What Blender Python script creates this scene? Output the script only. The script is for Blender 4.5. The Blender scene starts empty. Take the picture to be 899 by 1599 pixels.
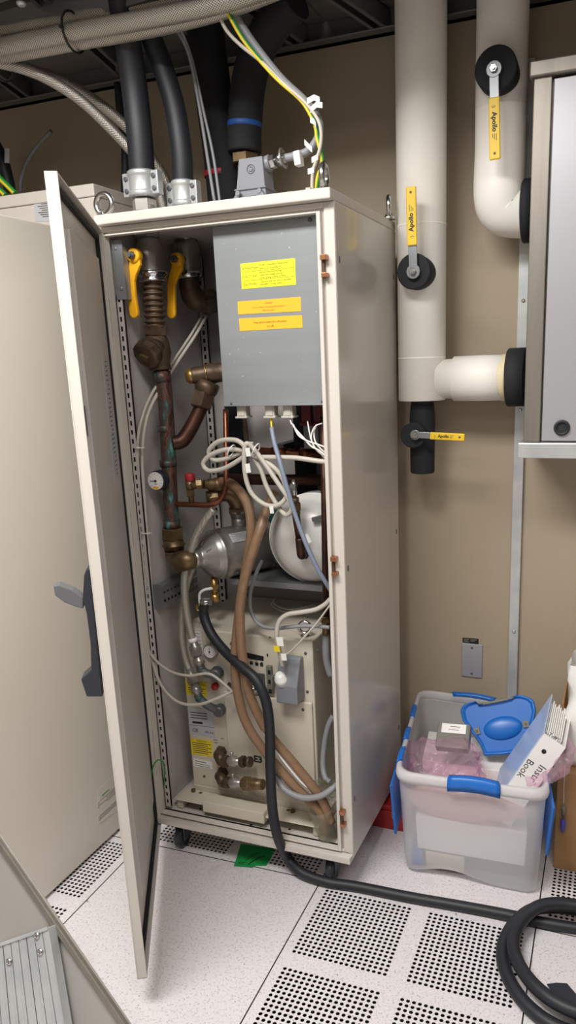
import bpy, math, random
from mathutils import Vector, Matrix, noise
random.seed(7)
V = Vector
C = bpy.context.scene.collection
sc = bpy.context.scene
pi = math.pi

# ------------------------------------------------------------------ camera
CAM = V((1.2878, -1.7228, 1.4695))
YAW, PITCH, ROLL, FPX = -0.3762, 0.2488, -0.0340, 1180.97
CX, CY = 449.5 + 66.0, 799.5 + 66.0
fwd = V((math.sin(YAW)*math.cos(PITCH), math.cos(YAW)*math.cos(PITCH), -math.sin(PITCH)))
r0 = V((math.cos(YAW), -math.sin(YAW), 0.0)); u0 = r0.cross(fwd)
rgt = r0*math.cos(ROLL) + u0*math.sin(ROLL); upv = -r0*math.sin(ROLL) + u0*math.cos(ROLL)
cd = bpy.data.cameras.new('camera'); cam = bpy.data.objects.new('camera', cd); C.objects.link(cam)
cd.sensor_fit = 'AUTO'; cd.sensor_width = 36.0; cd.lens = FPX/1599.0*36.0
cd.shift_x = -66.0/1599.0; cd.shift_y = 66.0/1599.0; cd.clip_start = 0.02
m3 = Matrix((rgt, upv, -fwd)).transposed()
cam.matrix_world = Matrix.Translation(CAM) @ m3.to_4x4()
sc.camera = cam

# ------------------------------------------------------------------ light and exposure
sc.view_settings.view_transform = 'Standard'
sc.view_settings.look = 'None'
sc.view_settings.gamma = 1.0
sc.view_settings.use_curve_mapping = False
sc.view_settings.exposure = 0.0
w = bpy.data.worlds.new('room_air'); sc.world = w; w.use_nodes = True
w.node_tree.nodes['Background'].inputs[0].default_value = (0.80, 0.78, 0.76, 1)
w.node_tree.nodes['Background'].inputs[1].default_value = 0.07
def area(name, loc, sx, sy, power, aim, col=(1.0, 0.98, 0.955)):
    l = bpy.data.lights.new(name, 'AREA'); l.shape = 'RECTANGLE'; l.size = sx; l.size_y = sy
    l.energy = power; l.color = col
    o = bpy.data.objects.new(name, l); C.objects.link(o); o.location = loc
    o.rotation_euler = (V(aim) - V(loc)).to_track_quat('-Z', 'Y').to_euler()
    return o
area('aisle_lamp', (0.25, -1.30, 2.74), 1.2, 0.6, 82, (0.25, -1.30, 0))
area('aisle_lamp', (1.75, -1.45, 2.74), 1.2, 0.6, 22, (1.75, -1.45, 0))
area('aisle_lamp', (0.6, -2.9, 2.74), 1.2, 0.6, 15, (0.6, -2.9, 0))

# ------------------------------------------------------------------ points at a real depth
def ray(px, py): return fwd + rgt*((px-CX)/FPX) - upv*((py-CY)/FPX)
def P(px, py, y):
    d = ray(px, py); return CAM + d*((y-CAM.y)/d.y)
def Z(px, py, z):
    d = ray(px, py); return CAM + d*((z-CAM.z)/d.z)
def X(px, py, x):
    d = ray(px, py); return CAM + d*((x-CAM.x)/d.x)
def PL(px, py, p0, n):
    d = ray(px, py); return CAM + d*((V(p0)-CAM).dot(n)/d.dot(n))
def PP(y, *pts): return [P(a, b, y) for a, b in pts]
def PY(*pts): return [P(a, b, c) for a, b, c in pts]

# ------------------------------------------------------------------ materials
def lin(c):
    return tuple((v/255/12.92 if v/255 <= 0.04045 else ((v/255+0.055)/1.055)**2.4) for v in c)
def mat(name, col, rough=0.5, metal=0.0, var=None, bump=None, spec=0.5, coat=0.0, stretch=(1, 1, 1)):
    """col sRGB 0-255; var=(scale, col2, amount); bump=(scale, strength)"""
    m = bpy.data.materials.new(name); m.use_nodes = True
    nt = m.node_tree; b = nt.nodes['Principled BSDF']
    c = lin(col)
    b.inputs['Base Color'].default_value = (*c, 1)
    b.inputs['Roughness'].default_value = rough; b.inputs['Metallic'].default_value = metal
    b.inputs['Specular IOR Level'].default_value = spec
    b.inputs['Coat Weight'].default_value = coat
    if var or bump:
        tc = nt.nodes.new('ShaderNodeTexCoord'); mp = nt.nodes.new('ShaderNodeMapping')
        mp.inputs['Scale'].default_value = stretch
        nt.links.new(tc.outputs['Object'], mp.inputs[0])
    if var:
        n = nt.nodes.new('ShaderNodeTexNoise'); n.inputs['Scale'].default_value = var[0]; n.inputs['Detail'].default_value = 6
        nt.links.new(mp.outputs[0], n.inputs['Vector'])
        r = nt.nodes.new('ShaderNodeValToRGB')
        lo = 0.5-0.25/max(var[2], .05)*0.5; hi = 1-lo
        r.color_ramp.elements[0].position = max(0, lo); r.color_ramp.elements[1].position = min(1, hi)
        r.color_ramp.elements[0].color = (*c, 1); r.color_ramp.elements[1].color = (*lin(var[1]), 1)
        nt.links.new(n.outputs['Fac'], r.inputs[0]); nt.links.new(r.outputs[0], b.inputs['Base Color'])
    if bump:
        n2 = nt.nodes.new('ShaderNodeTexNoise'); n2.inputs['Scale'].default_value = bump[0]; n2.inputs['Detail'].default_value = 3
        nt.links.new(mp.outputs[0], n2.inputs['Vector'])
        bp = nt.nodes.new('ShaderNodeBump'); bp.inputs['Strength'].default_value = bump[1]; bp.inputs['Distance'].default_value = 0.002
        nt.links.new(n2.outputs['Fac'], bp.inputs['Height']); nt.links.new(bp.outputs[0], b.inputs['Normal'])
    return m
def glassy(name, col, transp, rough=0.3, spec=0.5, bump=None):
    """thin translucent plastic: part see-through, part milky"""
    m = bpy.data.materials.new(name); m.use_nodes = True; nt = m.node_tree
    b = nt.nodes['Principled BSDF']; b.inputs['Base Color'].default_value = (*lin(col), 1); b.inputs['Roughness'].default_value = rough
    b.inputs['Specular IOR Level'].default_value = spec
    tl = nt.nodes.new('ShaderNodeBsdfTranslucent'); tl.inputs[0].default_value = (*lin(col), 1)
    tr = nt.nodes.new('ShaderNodeBsdfTransparent'); tr.inputs[0].default_value = (*[0.4+0.6*v for v in lin(col)], 1)
    m1 = nt.nodes.new('ShaderNodeMixShader'); m1.inputs[0].default_value = 0.35
    m2 = nt.nodes.new('ShaderNodeMixShader'); m2.inputs[0].default_value = transp
    nt.links.new(b.outputs[0], m1.inputs[1]); nt.links.new(tl.outputs[0], m1.inputs[2])
    nt.links.new(m1.outputs[0], m2.inputs[1]); nt.links.new(tr.outputs[0], m2.inputs[2])
    nt.links.new(m2.outputs[0], nt.nodes['Material Output'].inputs[0])
    if bump:
        tc = nt.nodes.new('ShaderNodeTexCoord'); n2 = nt.nodes.new('ShaderNodeTexNoise'); n2.inputs['Scale'].default_value = bump[0]
        nt.links.new(tc.outputs['Object'], n2.inputs['Vector'])
        bp = nt.nodes.new('ShaderNodeBump'); bp.inputs['Strength'].default_value = bump[1]; bp.inputs['Distance'].default_value = 0.004
        nt.links.new(n2.outputs['Fac'], bp.inputs['Height']); nt.links.new(bp.outputs[0], b.inputs['Normal'])
    return m
def braid(name, c1, c2, k=260.0, metal=0.75, rough=0.42):
    m = bpy.data.materials.new(name); m.use_nodes = True; nt = m.node_tree; b = nt.nodes['Principled BSDF']
    b.inputs['Metallic'].default_value = metal; b.inputs['Roughness'].default_value = rough
    uv = nt.nodes.new('ShaderNodeUVMap')
    prev = None
    for ang in (0.9, -0.9):
        mp = nt.nodes.new('ShaderNodeMapping'); mp.inputs['Rotation'].default_value = (0, 0, ang)
        nt.links.new(uv.outputs[0], mp.inputs[0])
        wv = nt.nodes.new('ShaderNodeTexWave'); wv.inputs['Scale'].default_value = k/6.283*1.0; wv.bands_direction = 'X'
        nt.links.new(mp.outputs[0], wv.inputs[0])
        if prev is None: prev = wv
        else:
            mx = nt.nodes.new('ShaderNodeMath'); mx.operation = 'MAXIMUM'
            nt.links.new(prev.outputs['Fac'], mx.inputs[0]); nt.links.new(wv.outputs['Fac'], mx.inputs[1])
    r = nt.nodes.new('ShaderNodeValToRGB'); r.color_ramp.elements[0].color = (*lin(c1), 1); r.color_ramp.elements[1].color = (*lin(c2), 1)
    r.color_ramp.elements[0].position = 0.35
    nt.links.new(mx.outputs[0], r.inputs[0]); nt.links.new(r.outputs[0], b.inputs['Base Color'])
    bp = nt.nodes.new('ShaderNodeBump'); bp.inputs['Strength'].default_value = 0.6; bp.inputs['Distance'].default_value = 0.001
    nt.links.new(mx.outputs[0], bp.inputs['Height']); nt.links.new(bp.outputs[0], b.inputs['Normal'])
    return m

M = {}
M['paint'] = mat('cabinet_paint', (205, 198, 189), 0.42, bump=(700, 0.06))
M['paint_side'] = mat('cabinet_side_paint', (200, 193, 184), 0.22, bump=(500, 0.03), coat=0.3)
M['paint_in'] = mat('cabinet_inner_paint', (196, 190, 186), 0.45, bump=(500, 0.04))
M['door2'] = mat('left_cabinet_paint', (210, 204, 193), 0.5, bump=(500, 0.04))
M['cream'] = mat('chiller_paint', (214, 206, 190), 0.42, var=(9, (205, 196, 177), .4))
M['wall'] = mat('wall_paint', (170, 155, 133), 0.6, var=(2.2, (163, 148, 126), .5), bump=(350, 0.05))
M['pipe_white'] = mat('white_pipe_jacket', (244, 241, 234), 0.5, var=(4, (236, 231, 221), .5), bump=(60, 0.12))
M['stain'] = mat('glue_stain', (214, 196, 150), 0.6, var=(18, (228, 214, 180), .5))
M['black_rubber'] = mat('black_rubber', (31, 33, 39), 0.52, bump=(200, 0.1))
M['black_foam'] = mat('black_foam', (30, 31, 35), 0.8, bump=(120, 0.25))
M['black_plastic'] = mat('black_plastic', (38, 41, 49), 0.38)
M['grey_plastic'] = mat('grey_plastic', (128, 130, 136), 0.42)
M['lever_grey'] = mat('grey_lever_plastic', (96, 97, 99), 0.4)
M['galv'] = mat('galvanised_sheet', (136, 140, 141), 0.34, 0.5, var=(5, (150, 154, 157), .35), stretch=(.35, 1, 5))
M['galv_dark'] = mat('galvanised_dark', (112, 114, 116), 0.5, 0.6, var=(9, (90, 92, 95), .5))
M['steel'] = mat('bright_steel', (196, 196, 194), 0.24, 1.0, bump=(90, 0.05))
M['steel_brush'] = mat('brushed_steel', (150, 143, 134), 0.36, 0.65, var=(30, (132, 126, 118), .5), stretch=(1, 1, 0.1))
M['cover_steel'] = mat('satin_cover_steel', (168, 163, 158), 0.42, 0.35, var=(5, (160, 155, 150), .5))
M['pump_steel'] = mat('pump_steel', (172, 168, 162), 0.33, 0.65, var=(12, (146, 142, 136), .5))
M['panel_steel'] = mat('satin_steel_panel', (176, 176, 180), 0.36, 0.45, bump=(40, 0.03))
M['alu'] = mat('aluminium', (206, 208, 206), 0.36, 0.5, var=(16, (180, 184, 186), .5))
M['chrome'] = mat('chrome', (220, 220, 222), 0.12, 1.0)
M['brass'] = mat('aged_brass', (136, 114, 82), 0.42, 0.7, var=(35, (96, 78, 54), .6))
M['brass_bright'] = mat('bright_brass', (178, 144, 88), 0.34, 0.8)
M['bronze'] = mat('dark_bronze', (110, 90, 72), 0.5, 0.6, var=(40, (76, 61, 49), .6))
M['copper_dark'] = mat('tarnished_copper', (98, 64, 52), 0.45, 0.75, var=(22, (58, 42, 38), .6))
M['copper'] = mat('copper_pipe', (150, 92, 66), 0.38, 0.85, var=(25, (104, 64, 50), .5))
M['copper_lug'] = mat('copper_lug', (176, 122, 88), 0.35, 0.9)
M['yellow_handle'] = mat('yellow_vinyl', (236, 196, 44), 0.42)
M['orange_handle'] = mat('orange_handle_paint', (246, 178, 30), 0.35)
M['blue'] = mat('blue_plastic', (24, 104, 190), 0.35)
M['red'] = mat('red_paint', (160, 36, 40), 0.45)
M['red_dark'] = mat('dark_red_plastic', (104, 34, 36), 0.5)
M['white_plastic'] = mat('white_plastic', (232, 230, 226), 0.4)
M['tank'] = mat('white_tank_paint', (226, 224, 218), 0.3)
M['teal'] = mat('teal_paint', (22, 84, 78), 0.45)
M['cable_cream'] = mat('cream_cable', (190, 184, 172), 0.45)
M['cable_white'] = mat('white_cable', (226, 222, 214), 0.45)
M['cable_grey'] = mat('grey_cable', (140, 141, 144), 0.45)
M['cable_blue'] = mat('blue_grey_cable', (128, 138, 156), 0.45)
M['green_wire'] = mat('green_wire', (40, 140, 56), 0.45)
M['yellow_wire'] = mat('yellow_wire', (228, 200, 40), 0.45)
M['yel_sticker'] = mat('yellow_label', (240, 240, 40), 0.5)
M['yel_label'] = mat('amber_yellow_label', (232, 206, 40), 0.5)
M['or_sticker'] = mat('orange_label', (250, 178, 40), 0.5)
M['paper'] = mat('white_paper', (238, 236, 232), 0.6)
M['label_grey'] = mat('grey_label', (190, 190, 194), 0.5)
M['ink'] = mat('black_ink', (24, 24, 26), 0.6)
M['ink_soft'] = mat('grey_ink', (96, 92, 80), 0.6)
M['ink_pen'] = mat('pen_ink', (60, 60, 68), 0.6)
M['ink_red'] = mat('red_ink', (196, 60, 60), 0.6)
M['ink_green'] = mat('green_ink', (60, 150, 70), 0.6)
M['red_tape'] = mat('red_tape', (176, 40, 60), 0.5)
M['blue_tape'] = mat('blue_tape', (36, 84, 160), 0.5)
M['green_tape'] = mat('green_tape', (20, 140, 66), 0.45, bump=(60, .3))
M['kraft'] = mat('cardboard', (176, 136, 92), 0.75, var=(14, (160, 122, 82), .5))
M['beige'] = mat('beige_block', (214, 200, 178), 0.6)
M['purple'] = mat('violet_plastic', (84, 84, 190), 0.4)
M['dark'] = mat('dark_void', (16, 16, 18), 0.9)
M['clip_grey'] = mat('grey_clip', (120, 118, 108), 0.5)
M['tie'] = mat('black_tie', (26, 26, 28), 0.5)
M['ceil_panel'] = mat('ceiling_panel_grey', (122, 119, 114), 0.55, 0.3, var=(3, (104, 101, 97), .5))
M['ceil_white'] = mat('ceiling_white', (176, 172, 166), 0.7)
M['ceil_metal'] = mat('ceiling_channel_zinc', (120, 120, 120), 0.45, 0.6)
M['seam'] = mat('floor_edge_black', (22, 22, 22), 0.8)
M['bin'] = glassy('frosted_plastic', (246, 247, 250), 0.42, 0.4)
M['bin_rim'] = glassy('frosted_rim', (238, 236, 236), 0.22, 0.4)
M['bag_dense'] = glassy('pink_film_layers', (244, 206, 200), 0.30, 0.3)
M['bag'] = glassy('pink_antistatic_film', (246, 222, 234), 0.80, 0.12, 0.9, (40, .8))
M['sleeve'] = mat('blue_white_vinyl', (172, 188, 220), 0.25, coat=0.4)
M['cup'] = glassy('clear_plastic_cup', (232, 232, 222), 0.84, 0.1, 0.9)
M['tan_hose'] = mat('tan_hose', (146, 116, 90), 0.4, var=(60, (126, 97, 73), .5))
M['tan_rib'] = braid('tan_reinforced_hose', (112, 84, 60), (156, 124, 96), 700, 0.0, 0.35)
M['braid'] = braid('steel_braid', (92, 86, 78), (222, 216, 206), 470)
M['braid2'] = braid('dull_steel_braid', (96, 90, 82), (214, 208, 196), 440)

def flecks(m, col, scale, lo, hi):
    nt = m.node_tree; b = nt.nodes['Principled BSDF']; src = b.inputs['Base Color'].links[0].from_socket
    tc = nt.nodes.new('ShaderNodeTexCoord'); n = nt.nodes.new('ShaderNodeTexNoise'); n.inputs['Scale'].default_value = scale; n.inputs['Detail'].default_value = 2
    nt.links.new(tc.outputs['Object'], n.inputs['Vector']); r = nt.nodes.new('ShaderNodeMapRange'); r.inputs[1].default_value = lo; r.inputs[2].default_value = hi
    nt.links.new(n.outputs['Fac'], r.inputs[0]); mx = nt.nodes.new('ShaderNodeMix'); mx.data_type = 'RGBA'
    nt.links.new(r.outputs[0], mx.inputs[0]); nt.links.new(src, mx.inputs[6]); mx.inputs[7].default_value = (*lin(col), 1)
    nt.links.new(mx.outputs[2], b.inputs['Base Color'])
M['galv_cover'] = mat('scuffed_galvanised_cover', (150, 155, 155), 0.34, 0.45, var=(5, (164, 168, 171), .35), stretch=(.35, 1, 5))  # stretched tone streaks paint in horizontal reflections on the sheet
flecks(M['galv_cover'], (206, 208, 210), 95, .70, .74)
def floor_material():
    m = bpy.data.materials.new('speckled_laminate'); m.use_nodes = True; nt = m.node_tree; b = nt.nodes['Principled BSDF']
    b.inputs['Roughness'].default_value = 0.36
    tc = nt.nodes.new('ShaderNodeTexCoord')
    def noisy(scale, lo, hi, detail=2, dist=0.0):
        n = nt.nodes.new('ShaderNodeTexNoise'); n.inputs['Scale'].default_value = scale; n.inputs['Detail'].default_value = detail
        n.inputs['Distortion'].default_value = dist
        nt.links.new(tc.outputs['Object'], n.inputs['Vector'])
        r = nt.nodes.new('ShaderNodeMapRange'); r.inputs[1].default_value = lo; r.inputs[2].default_value = hi
        nt.links.new(n.outputs['Fac'], r.inputs[0]); return r.outputs[0]
    base = lin((216, 211, 212)); cur = None
    for fac, col in ((noisy(150, .54, .66, 3), (194, 188, 190)), (noisy(210, .64, .70, 2), (136, 132, 136)), (noisy(7, .62, .80, 8, 1.2), (200, 193, 190)), (noisy(34, .69, .76, 4, 3.0), (124, 118, 116))):
        mx = nt.nodes.new('ShaderNodeMix'); mx.data_type = 'RGBA'
        nt.links.new(fac, mx.inputs[0])
        if cur is None: mx.inputs[6].default_value = (*base, 1)
        else: nt.links.new(cur, mx.inputs[6])
        mx.inputs[7].default_value = (*lin(col), 1); cur = mx.outputs[2]
    nt.links.new(cur, b.inputs['Base Color'])
    return m
M['floor'] = floor_material()

def patina():
    m = bpy.data.materials.new('patinated_copper'); m.use_nodes = True; nt = m.node_tree; b = nt.nodes['Principled BSDF']
    b.inputs['Metallic'].default_value = 0.45; b.inputs['Roughness'].default_value = 0.5
    tc = nt.nodes.new('ShaderNodeTexCoord'); mp = nt.nodes.new('ShaderNodeMapping'); mp.inputs['Scale'].default_value = (1, 1, .32)
    nt.links.new(tc.outputs['Object'], mp.inputs[0])
    n = nt.nodes.new('ShaderNodeTexNoise'); n.inputs['Scale'].default_value = 52; n.inputs['Detail'].default_value = 6
    nt.links.new(mp.outputs[0], n.inputs['Vector'])
    r = nt.nodes.new('ShaderNodeValToRGB'); e = r.color_ramp.elements
    e[0].position = .38; e[0].color = (*lin((66, 50, 46)), 1); e[1].position = .68; e[1].color = (*lin((108, 156, 150)), 1)
    x = e.new(.45); x.color = (*lin((116, 80, 66)), 1); x = e.new(.51); x.color = (*lin((80, 64, 60)), 1); x = e.new(.59); x.color = (*lin((66, 98, 94)), 1)
    nt.links.new(n.outputs['Fac'], r.inputs[0]); nt.links.new(r.outputs[0], b.inputs['Base Color'])
    return m
M['patina'] = patina()

# ------------------------------------------------------------------ mesh builder
class MB:
    def __init__(s): s.v = []; s.f = []; s.sm = []; s.uv = {}
    def add(s, verts, faces, smooth=False, uvs=None):
        o = len(s.v); s.v += [V(p) for p in verts]
        for i, f in enumerate(faces):
            s.f.append([o+k for k in f]); s.sm.append(smooth)
            if uvs: s.uv[len(s.f)-1] = uvs[i]
        return s
    def box(s, x0, x1, y0, y1, z0, z1):
        v = [(x, y, z) for z in (z0, z1) for y in (y0, y1) for x in (x0, x1)]
        return s.add(v, [(0, 2, 3, 1), (4, 5, 7, 6), (0, 1, 5, 4), (2, 6, 7, 3), (0, 4, 6, 2), (1, 3, 7, 5)])
    def obox(s, c, ax, ay, az, sx, sy, sz):
        c = V(c); ax = V(ax).normalized()*sx/2; ay = V(ay).normalized()*sy/2; az = V(az).normalized()*sz/2
        v = [c+ax*i+ay*j+az*k for k in (-1, 1) for j in (-1, 1) for i in (-1, 1)]
        return s.add(v, [(0, 2, 3, 1), (4, 5, 7, 6), (0, 1, 5, 4), (2, 6, 7, 3), (0, 4, 6, 2), (1, 3, 7, 5)])
    def bar(s, p, q, w, h, up=(0, 0, 1)):
        p = V(p); q = V(q); a = (q-p); l = a.length; a.normalize(); b = a.cross(V(up))
        if b.length < 1e-5: b = a.cross(V((0, 1, 0)))
        b.normalize(); c = b.cross(a)
        return s.obox((p+q)/2, a, b, c, l, w, h)
    def frame(s, ax):
        a = V(ax).normalized(); t = V((0, 0, 1)) if abs(a.z) < .9 else V((0, 1, 0))
        b = a.cross(t).normalized(); return a, b, a.cross(b).normalized()
    def lathe(s, org, ax, prof, seg=28, smooth=True, caps=True, rot=0.0):
        org = V(org); a, b, c = s.frame(ax); n = len(prof)
        v = []; uvl = []
        for h, r in prof:
            for i in range(seg):
                t = 2*pi*i/seg+rot; v.append(org+a*h+(b*math.cos(t)+c*math.sin(t))*r)
        f = [];
        for j in range(n-1):
            for i in range(seg):
                k = (i+1) % seg; f.append((j*seg+i, j*seg+k, (j+1)*seg+k, (j+1)*seg+i))
        s.add(v, f, smooth)
        o = len(s.v)-len(v)
        if caps:
            s.f.append([o+i for i in range(seg-1, -1, -1)]); s.sm.append(False)
            s.f.append([o+(n-1)*seg+i for i in range(seg)]); s.sm.append(False)
        return s
    def cyl(s, p, q, r, r2=None, seg=24, smooth=True):
        p = V(p); q = V(q); return s.lathe(p, q-p, [(0, r), ((q-p).length, r if r2 is None else r2)], seg, smooth)
    def hexa(s, p, q, r, rot=0.0): p = V(p); q = V(q); return s.lathe(p, q-p, [(0, r*.9), ((q-p).length*.08, r), ((q-p).length*.92, r), ((q-p).length, r*.9)], 6, False, True, rot)
    def ball(s, c, r, ax=(0, 0, 1), k=1.0, seg=24, rings=12):
        pr = [(-r*k*math.cos(pi*i/rings), max(r*math.sin(pi*i/rings), r*.01)) for i in range(rings+1)]
        return s.lathe(c, ax, pr, seg)
    def ring(s, c, ax, R, r, seg=32, rs=10, a0=0, a1=2*pi):
        a, b, d = s.frame(ax); c = V(c)
        pts = [c+(b*math.cos(t)+d*math.sin(t))*R for t in [a0+(a1-a0)*i/seg for i in range(seg+1)]]
        if abs(a1-a0-2*pi) < 1e-6: return s.tube(pts[:-1], r, rs, 1, True)
        return s.tube(pts, r, rs, 1)
    def tube(s, pts, r, seg=12, sub=6, closed=False, wave=None):
        pts = [V(p) for p in pts]; n = len(pts); path = []
        if sub > 1 and n > 2:
            rng = n if closed else n-1
            for i in range(rng):
                if closed: p0, p1, p2, p3 = pts[i-1], pts[i], pts[(i+1) % n], pts[(i+2) % n]
                else: p0 = pts[i-1] if i else pts[0]*2-pts[1]; p1 = pts[i]; p2 = pts[i+1]; p3 = pts[i+2] if i+2 < n else pts[n-1]*2-pts[n-2]
                for k in range(sub):
                    t = k/sub
                    path.append(((p1*2)+(p2-p0)*t+(p0*2-p1*5+p2*4-p3)*t*t+(p1*3-p0-p2*3+p3)*t**3)*.5)
            if not closed: path.append(pts[-1])
        elif sub > 1 and n == 2: path = [pts[0].lerp(pts[1], k/sub) for k in range(sub+1)]
        else: path = pts
        m = len(path); rad = r if isinstance(r, (list, tuple)) else None
        tang = []
        for i in range(m):
            a = path[i-1] if (i or closed) else path[0]; b = path[(i+1) % m] if (i < m-1 or closed) else path[m-1]
            t = b-a; tang.append(t.normalized() if t.length > 1e-9 else V((0, 0, 1)))
        a, nrm, _ = s.frame(tang[0]); v = []; ln = 0; L = []
        for i in range(m):
            if i: ln += (path[i]-path[i-1]).length
            L.append(ln)
            nrm = (nrm-tang[i]*nrm.dot(tang[i])).normalized(); bn = tang[i].cross(nrm)
            if rad:
                x = i/(m-1)*(len(rad)-1); k = min(int(x), len(rad)-2); R = rad[k]+(rad[k+1]-rad[k])*(x-k)
            else: R = r
            if wave: R = R*(1+wave[1]*math.sin(2*pi*ln/wave[0]))
            for j in range(seg):
                t = 2*pi*j/seg; v.append(path[i]+(nrm*math.cos(t)+bn*math.sin(t))*R)
        f = []; uv = []; circ = 2*pi*(rad[0] if rad else r)
        for i in range(m if closed else m-1):
            for j in range(seg):
                k = (j+1) % seg; i2 = (i+1) % m
                f.append((i*seg+j, i*seg+k, i2*seg+k, i2*seg+j))
                l1 = L[i2] if i2 else ln+.001
                uv.append([(L[i], circ*j/seg), (L[i], circ*(j+1)/seg), (l1, circ*(j+1)/seg), (l1, circ*j/seg)])
        s.add(v, f, True, uv)
        if not closed:
            o = len(s.v)-len(v)
            s.f.append([o+i for i in range(seg-1, -1, -1)]); s.sm.append(False)
            s.f.append([o+(m-1)*seg+i for i in range(seg)]); s.sm.append(False)
        return s
    def prism(s, poly, vec, smooth=False):
        vec = V(vec); n = len(poly); v = [V(p) for p in poly]+[V(p)+vec for p in poly]
        s.add(v, [tuple(range(n-1, -1, -1)), tuple(range(n, 2*n))]+[(i, (i+1) % n, n+(i+1) % n, n+i) for i in range(n)], smooth)
        return s
    def quadslab(s, a, b, c, d, th):
        a, b, c, d = V(a), V(b), V(c), V(d); n = (b-a).cross(d-a).normalized()*th
        return s.prism([a, b, c, d], n)
ORG = {}
def org(o):
    while o.parent: o = o.parent
    return ORG.get(o.name, V((0, 0, 0)))
def pieces(mb):
    par = list(range(len(mb.v)))
    def fnd(i):
        while par[i] != i: par[i] = par[par[i]]; i = par[i]
        return i
    for f in mb.f:
        r = fnd(f[0])
        for k in f[1:]: par[fnd(k)] = r
    out = {}
    for fi, f in enumerate(mb.f):
        d = out.setdefault(fnd(f[0]), (MB(), {})); n, mp = d
        ids = []
        for k in f:
            if k not in mp: mp[k] = len(n.v); n.v.append(mb.v[k])
            ids.append(mp[k])
        n.f.append(ids); n.sm.append(mb.sm[fi])
        if fi in mb.uv: n.uv[len(n.f)-1] = mb.uv[fi]
    return [d[0] for d in out.values()]
def each(mb, name, m, parent=None, **k):
    return [build(p, name, m, parent, **k) for p in pieces(mb)]
def build(mb, name, m, parent=None, bev=0.0, seg=2, kind=None, label=None, origin=None, smooth_all=False):
    me = bpy.data.meshes.new(name)
    o0 = org(parent) if parent else (V(origin) if origin is not None else V((0, 0, 0)))
    me.from_pydata([tuple(p-o0) for p in mb.v], [], mb.f)
    me.polygons.foreach_set('use_smooth', [bool(x) or smooth_all for x in mb.sm])
    if mb.uv:
        ul = me.uv_layers.new(name='UVMap')
        for fi, uvs in mb.uv.items():
            for li, u in zip(me.polygons[fi].loop_indices, uvs): ul.data[li].uv = u
    me.update()
    import bmesh
    bm = bmesh.new(); bm.from_mesh(me); bmesh.ops.recalc_face_normals(bm, faces=bm.faces[:]); bm.to_mesh(me); bm.free()
    me.materials.append(M[m] if isinstance(m, str) else m)
    o = bpy.data.objects.new(name, me); C.objects.link(o)
    if parent: o.parent = parent
    else:
        o.location = o0; ORG[o.name] = o0
    if bev:
        b = o.modifiers.new('edge', 'BEVEL'); b.width = bev; b.segments = seg; b.limit_method = 'ANGLE'; b.angle_limit = 0.7
    if kind: o['kind'] = kind
    if label: o['label'] = label
    return o
def tag(o, label, cat, group=None):
    o['label'] = label; o['category'] = cat
    if group: o['group'] = group
    return o
def thing(name, loc, label, cat, group=None):
    o = bpy.data.objects.new(name, None); C.objects.link(o); o.empty_display_size = .05
    o.location = loc; ORG[o.name] = V(loc)
    return tag(o, label, cat, group)
def struct(mb, name, m, **k): return build(mb, name, m, kind='structure', **k)
def words(mb, txt, o, ux, uy, size, align='LEFT', th=0.0002, bold=0.0):
    """lettering as real thin shapes on the plane at o with axes ux, uy"""
    cu = bpy.data.curves.new('lettering', 'FONT'); cu.body = txt; cu.size = size; cu.align_x = align; cu.offset = bold; cu.resolution_u = 2
    t = bpy.data.objects.new('lettering', cu); C.objects.link(t)
    bpy.context.view_layer.update()
    dg = bpy.context.evaluated_depsgraph_get(); me = bpy.data.meshes.new_from_object(t.evaluated_get(dg))
    ux = V(ux).normalized(); uy = V(uy); uy = (uy-ux*uy.dot(ux)).normalized(); n = ux.cross(uy)
    mb.add([V(o)+ux*v.co.x+uy*v.co.y+n*th for v in me.vertices], [tuple(p.vertices) for p in me.polygons])
    bpy.data.objects.remove(t); bpy.data.curves.remove(cu); bpy.data.meshes.remove(me)
def sticker(name, tl, tr, br, bl, m, parent, lines=(), label=None, rules=(), ink='ink', th=0.0006, pname='printed_text'):
    """thin label; lines = (text, u, v, size, align) in fractions of width / height; rules = (u0,v0,u1,v1,weight)"""
    tl, tr, br, bl = V(tl), V(tr), V(br), V(bl)
    n = (tr-tl).cross(tl-bl).normalized()
    s = build(MB().quadslab(bl, br, tr, tl, th), name, m, parent, label=label)
    ux = (tr-tl); uy = (tl-bl)
    if lines or rules:
        mb = MB()
        for t, u, v, sz, al in lines:
            words(mb, t, bl+ux*u+uy*v+n*th, ux, uy, sz*uy.length, al, 0.0004)
        for u0, v0, u1, v1, wt in rules:
            p = bl+ux*u0+uy*v0+n*(th+.0003); q = bl+ux*u1+uy*v1+n*(th+.0003); hh = uy.normalized()*wt*uy.length*.5
            mb.add([p-hh, q-hh, q+hh, p+hh], [(0, 1, 2, 3)])
        build(mb, pname, ink, s)
    return s
def screw(mb, p, ax, r=.004, h=.002): mb.lathe(p, ax, [(0, r), (h*.6, r), (h, r*.6)], 10)

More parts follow.
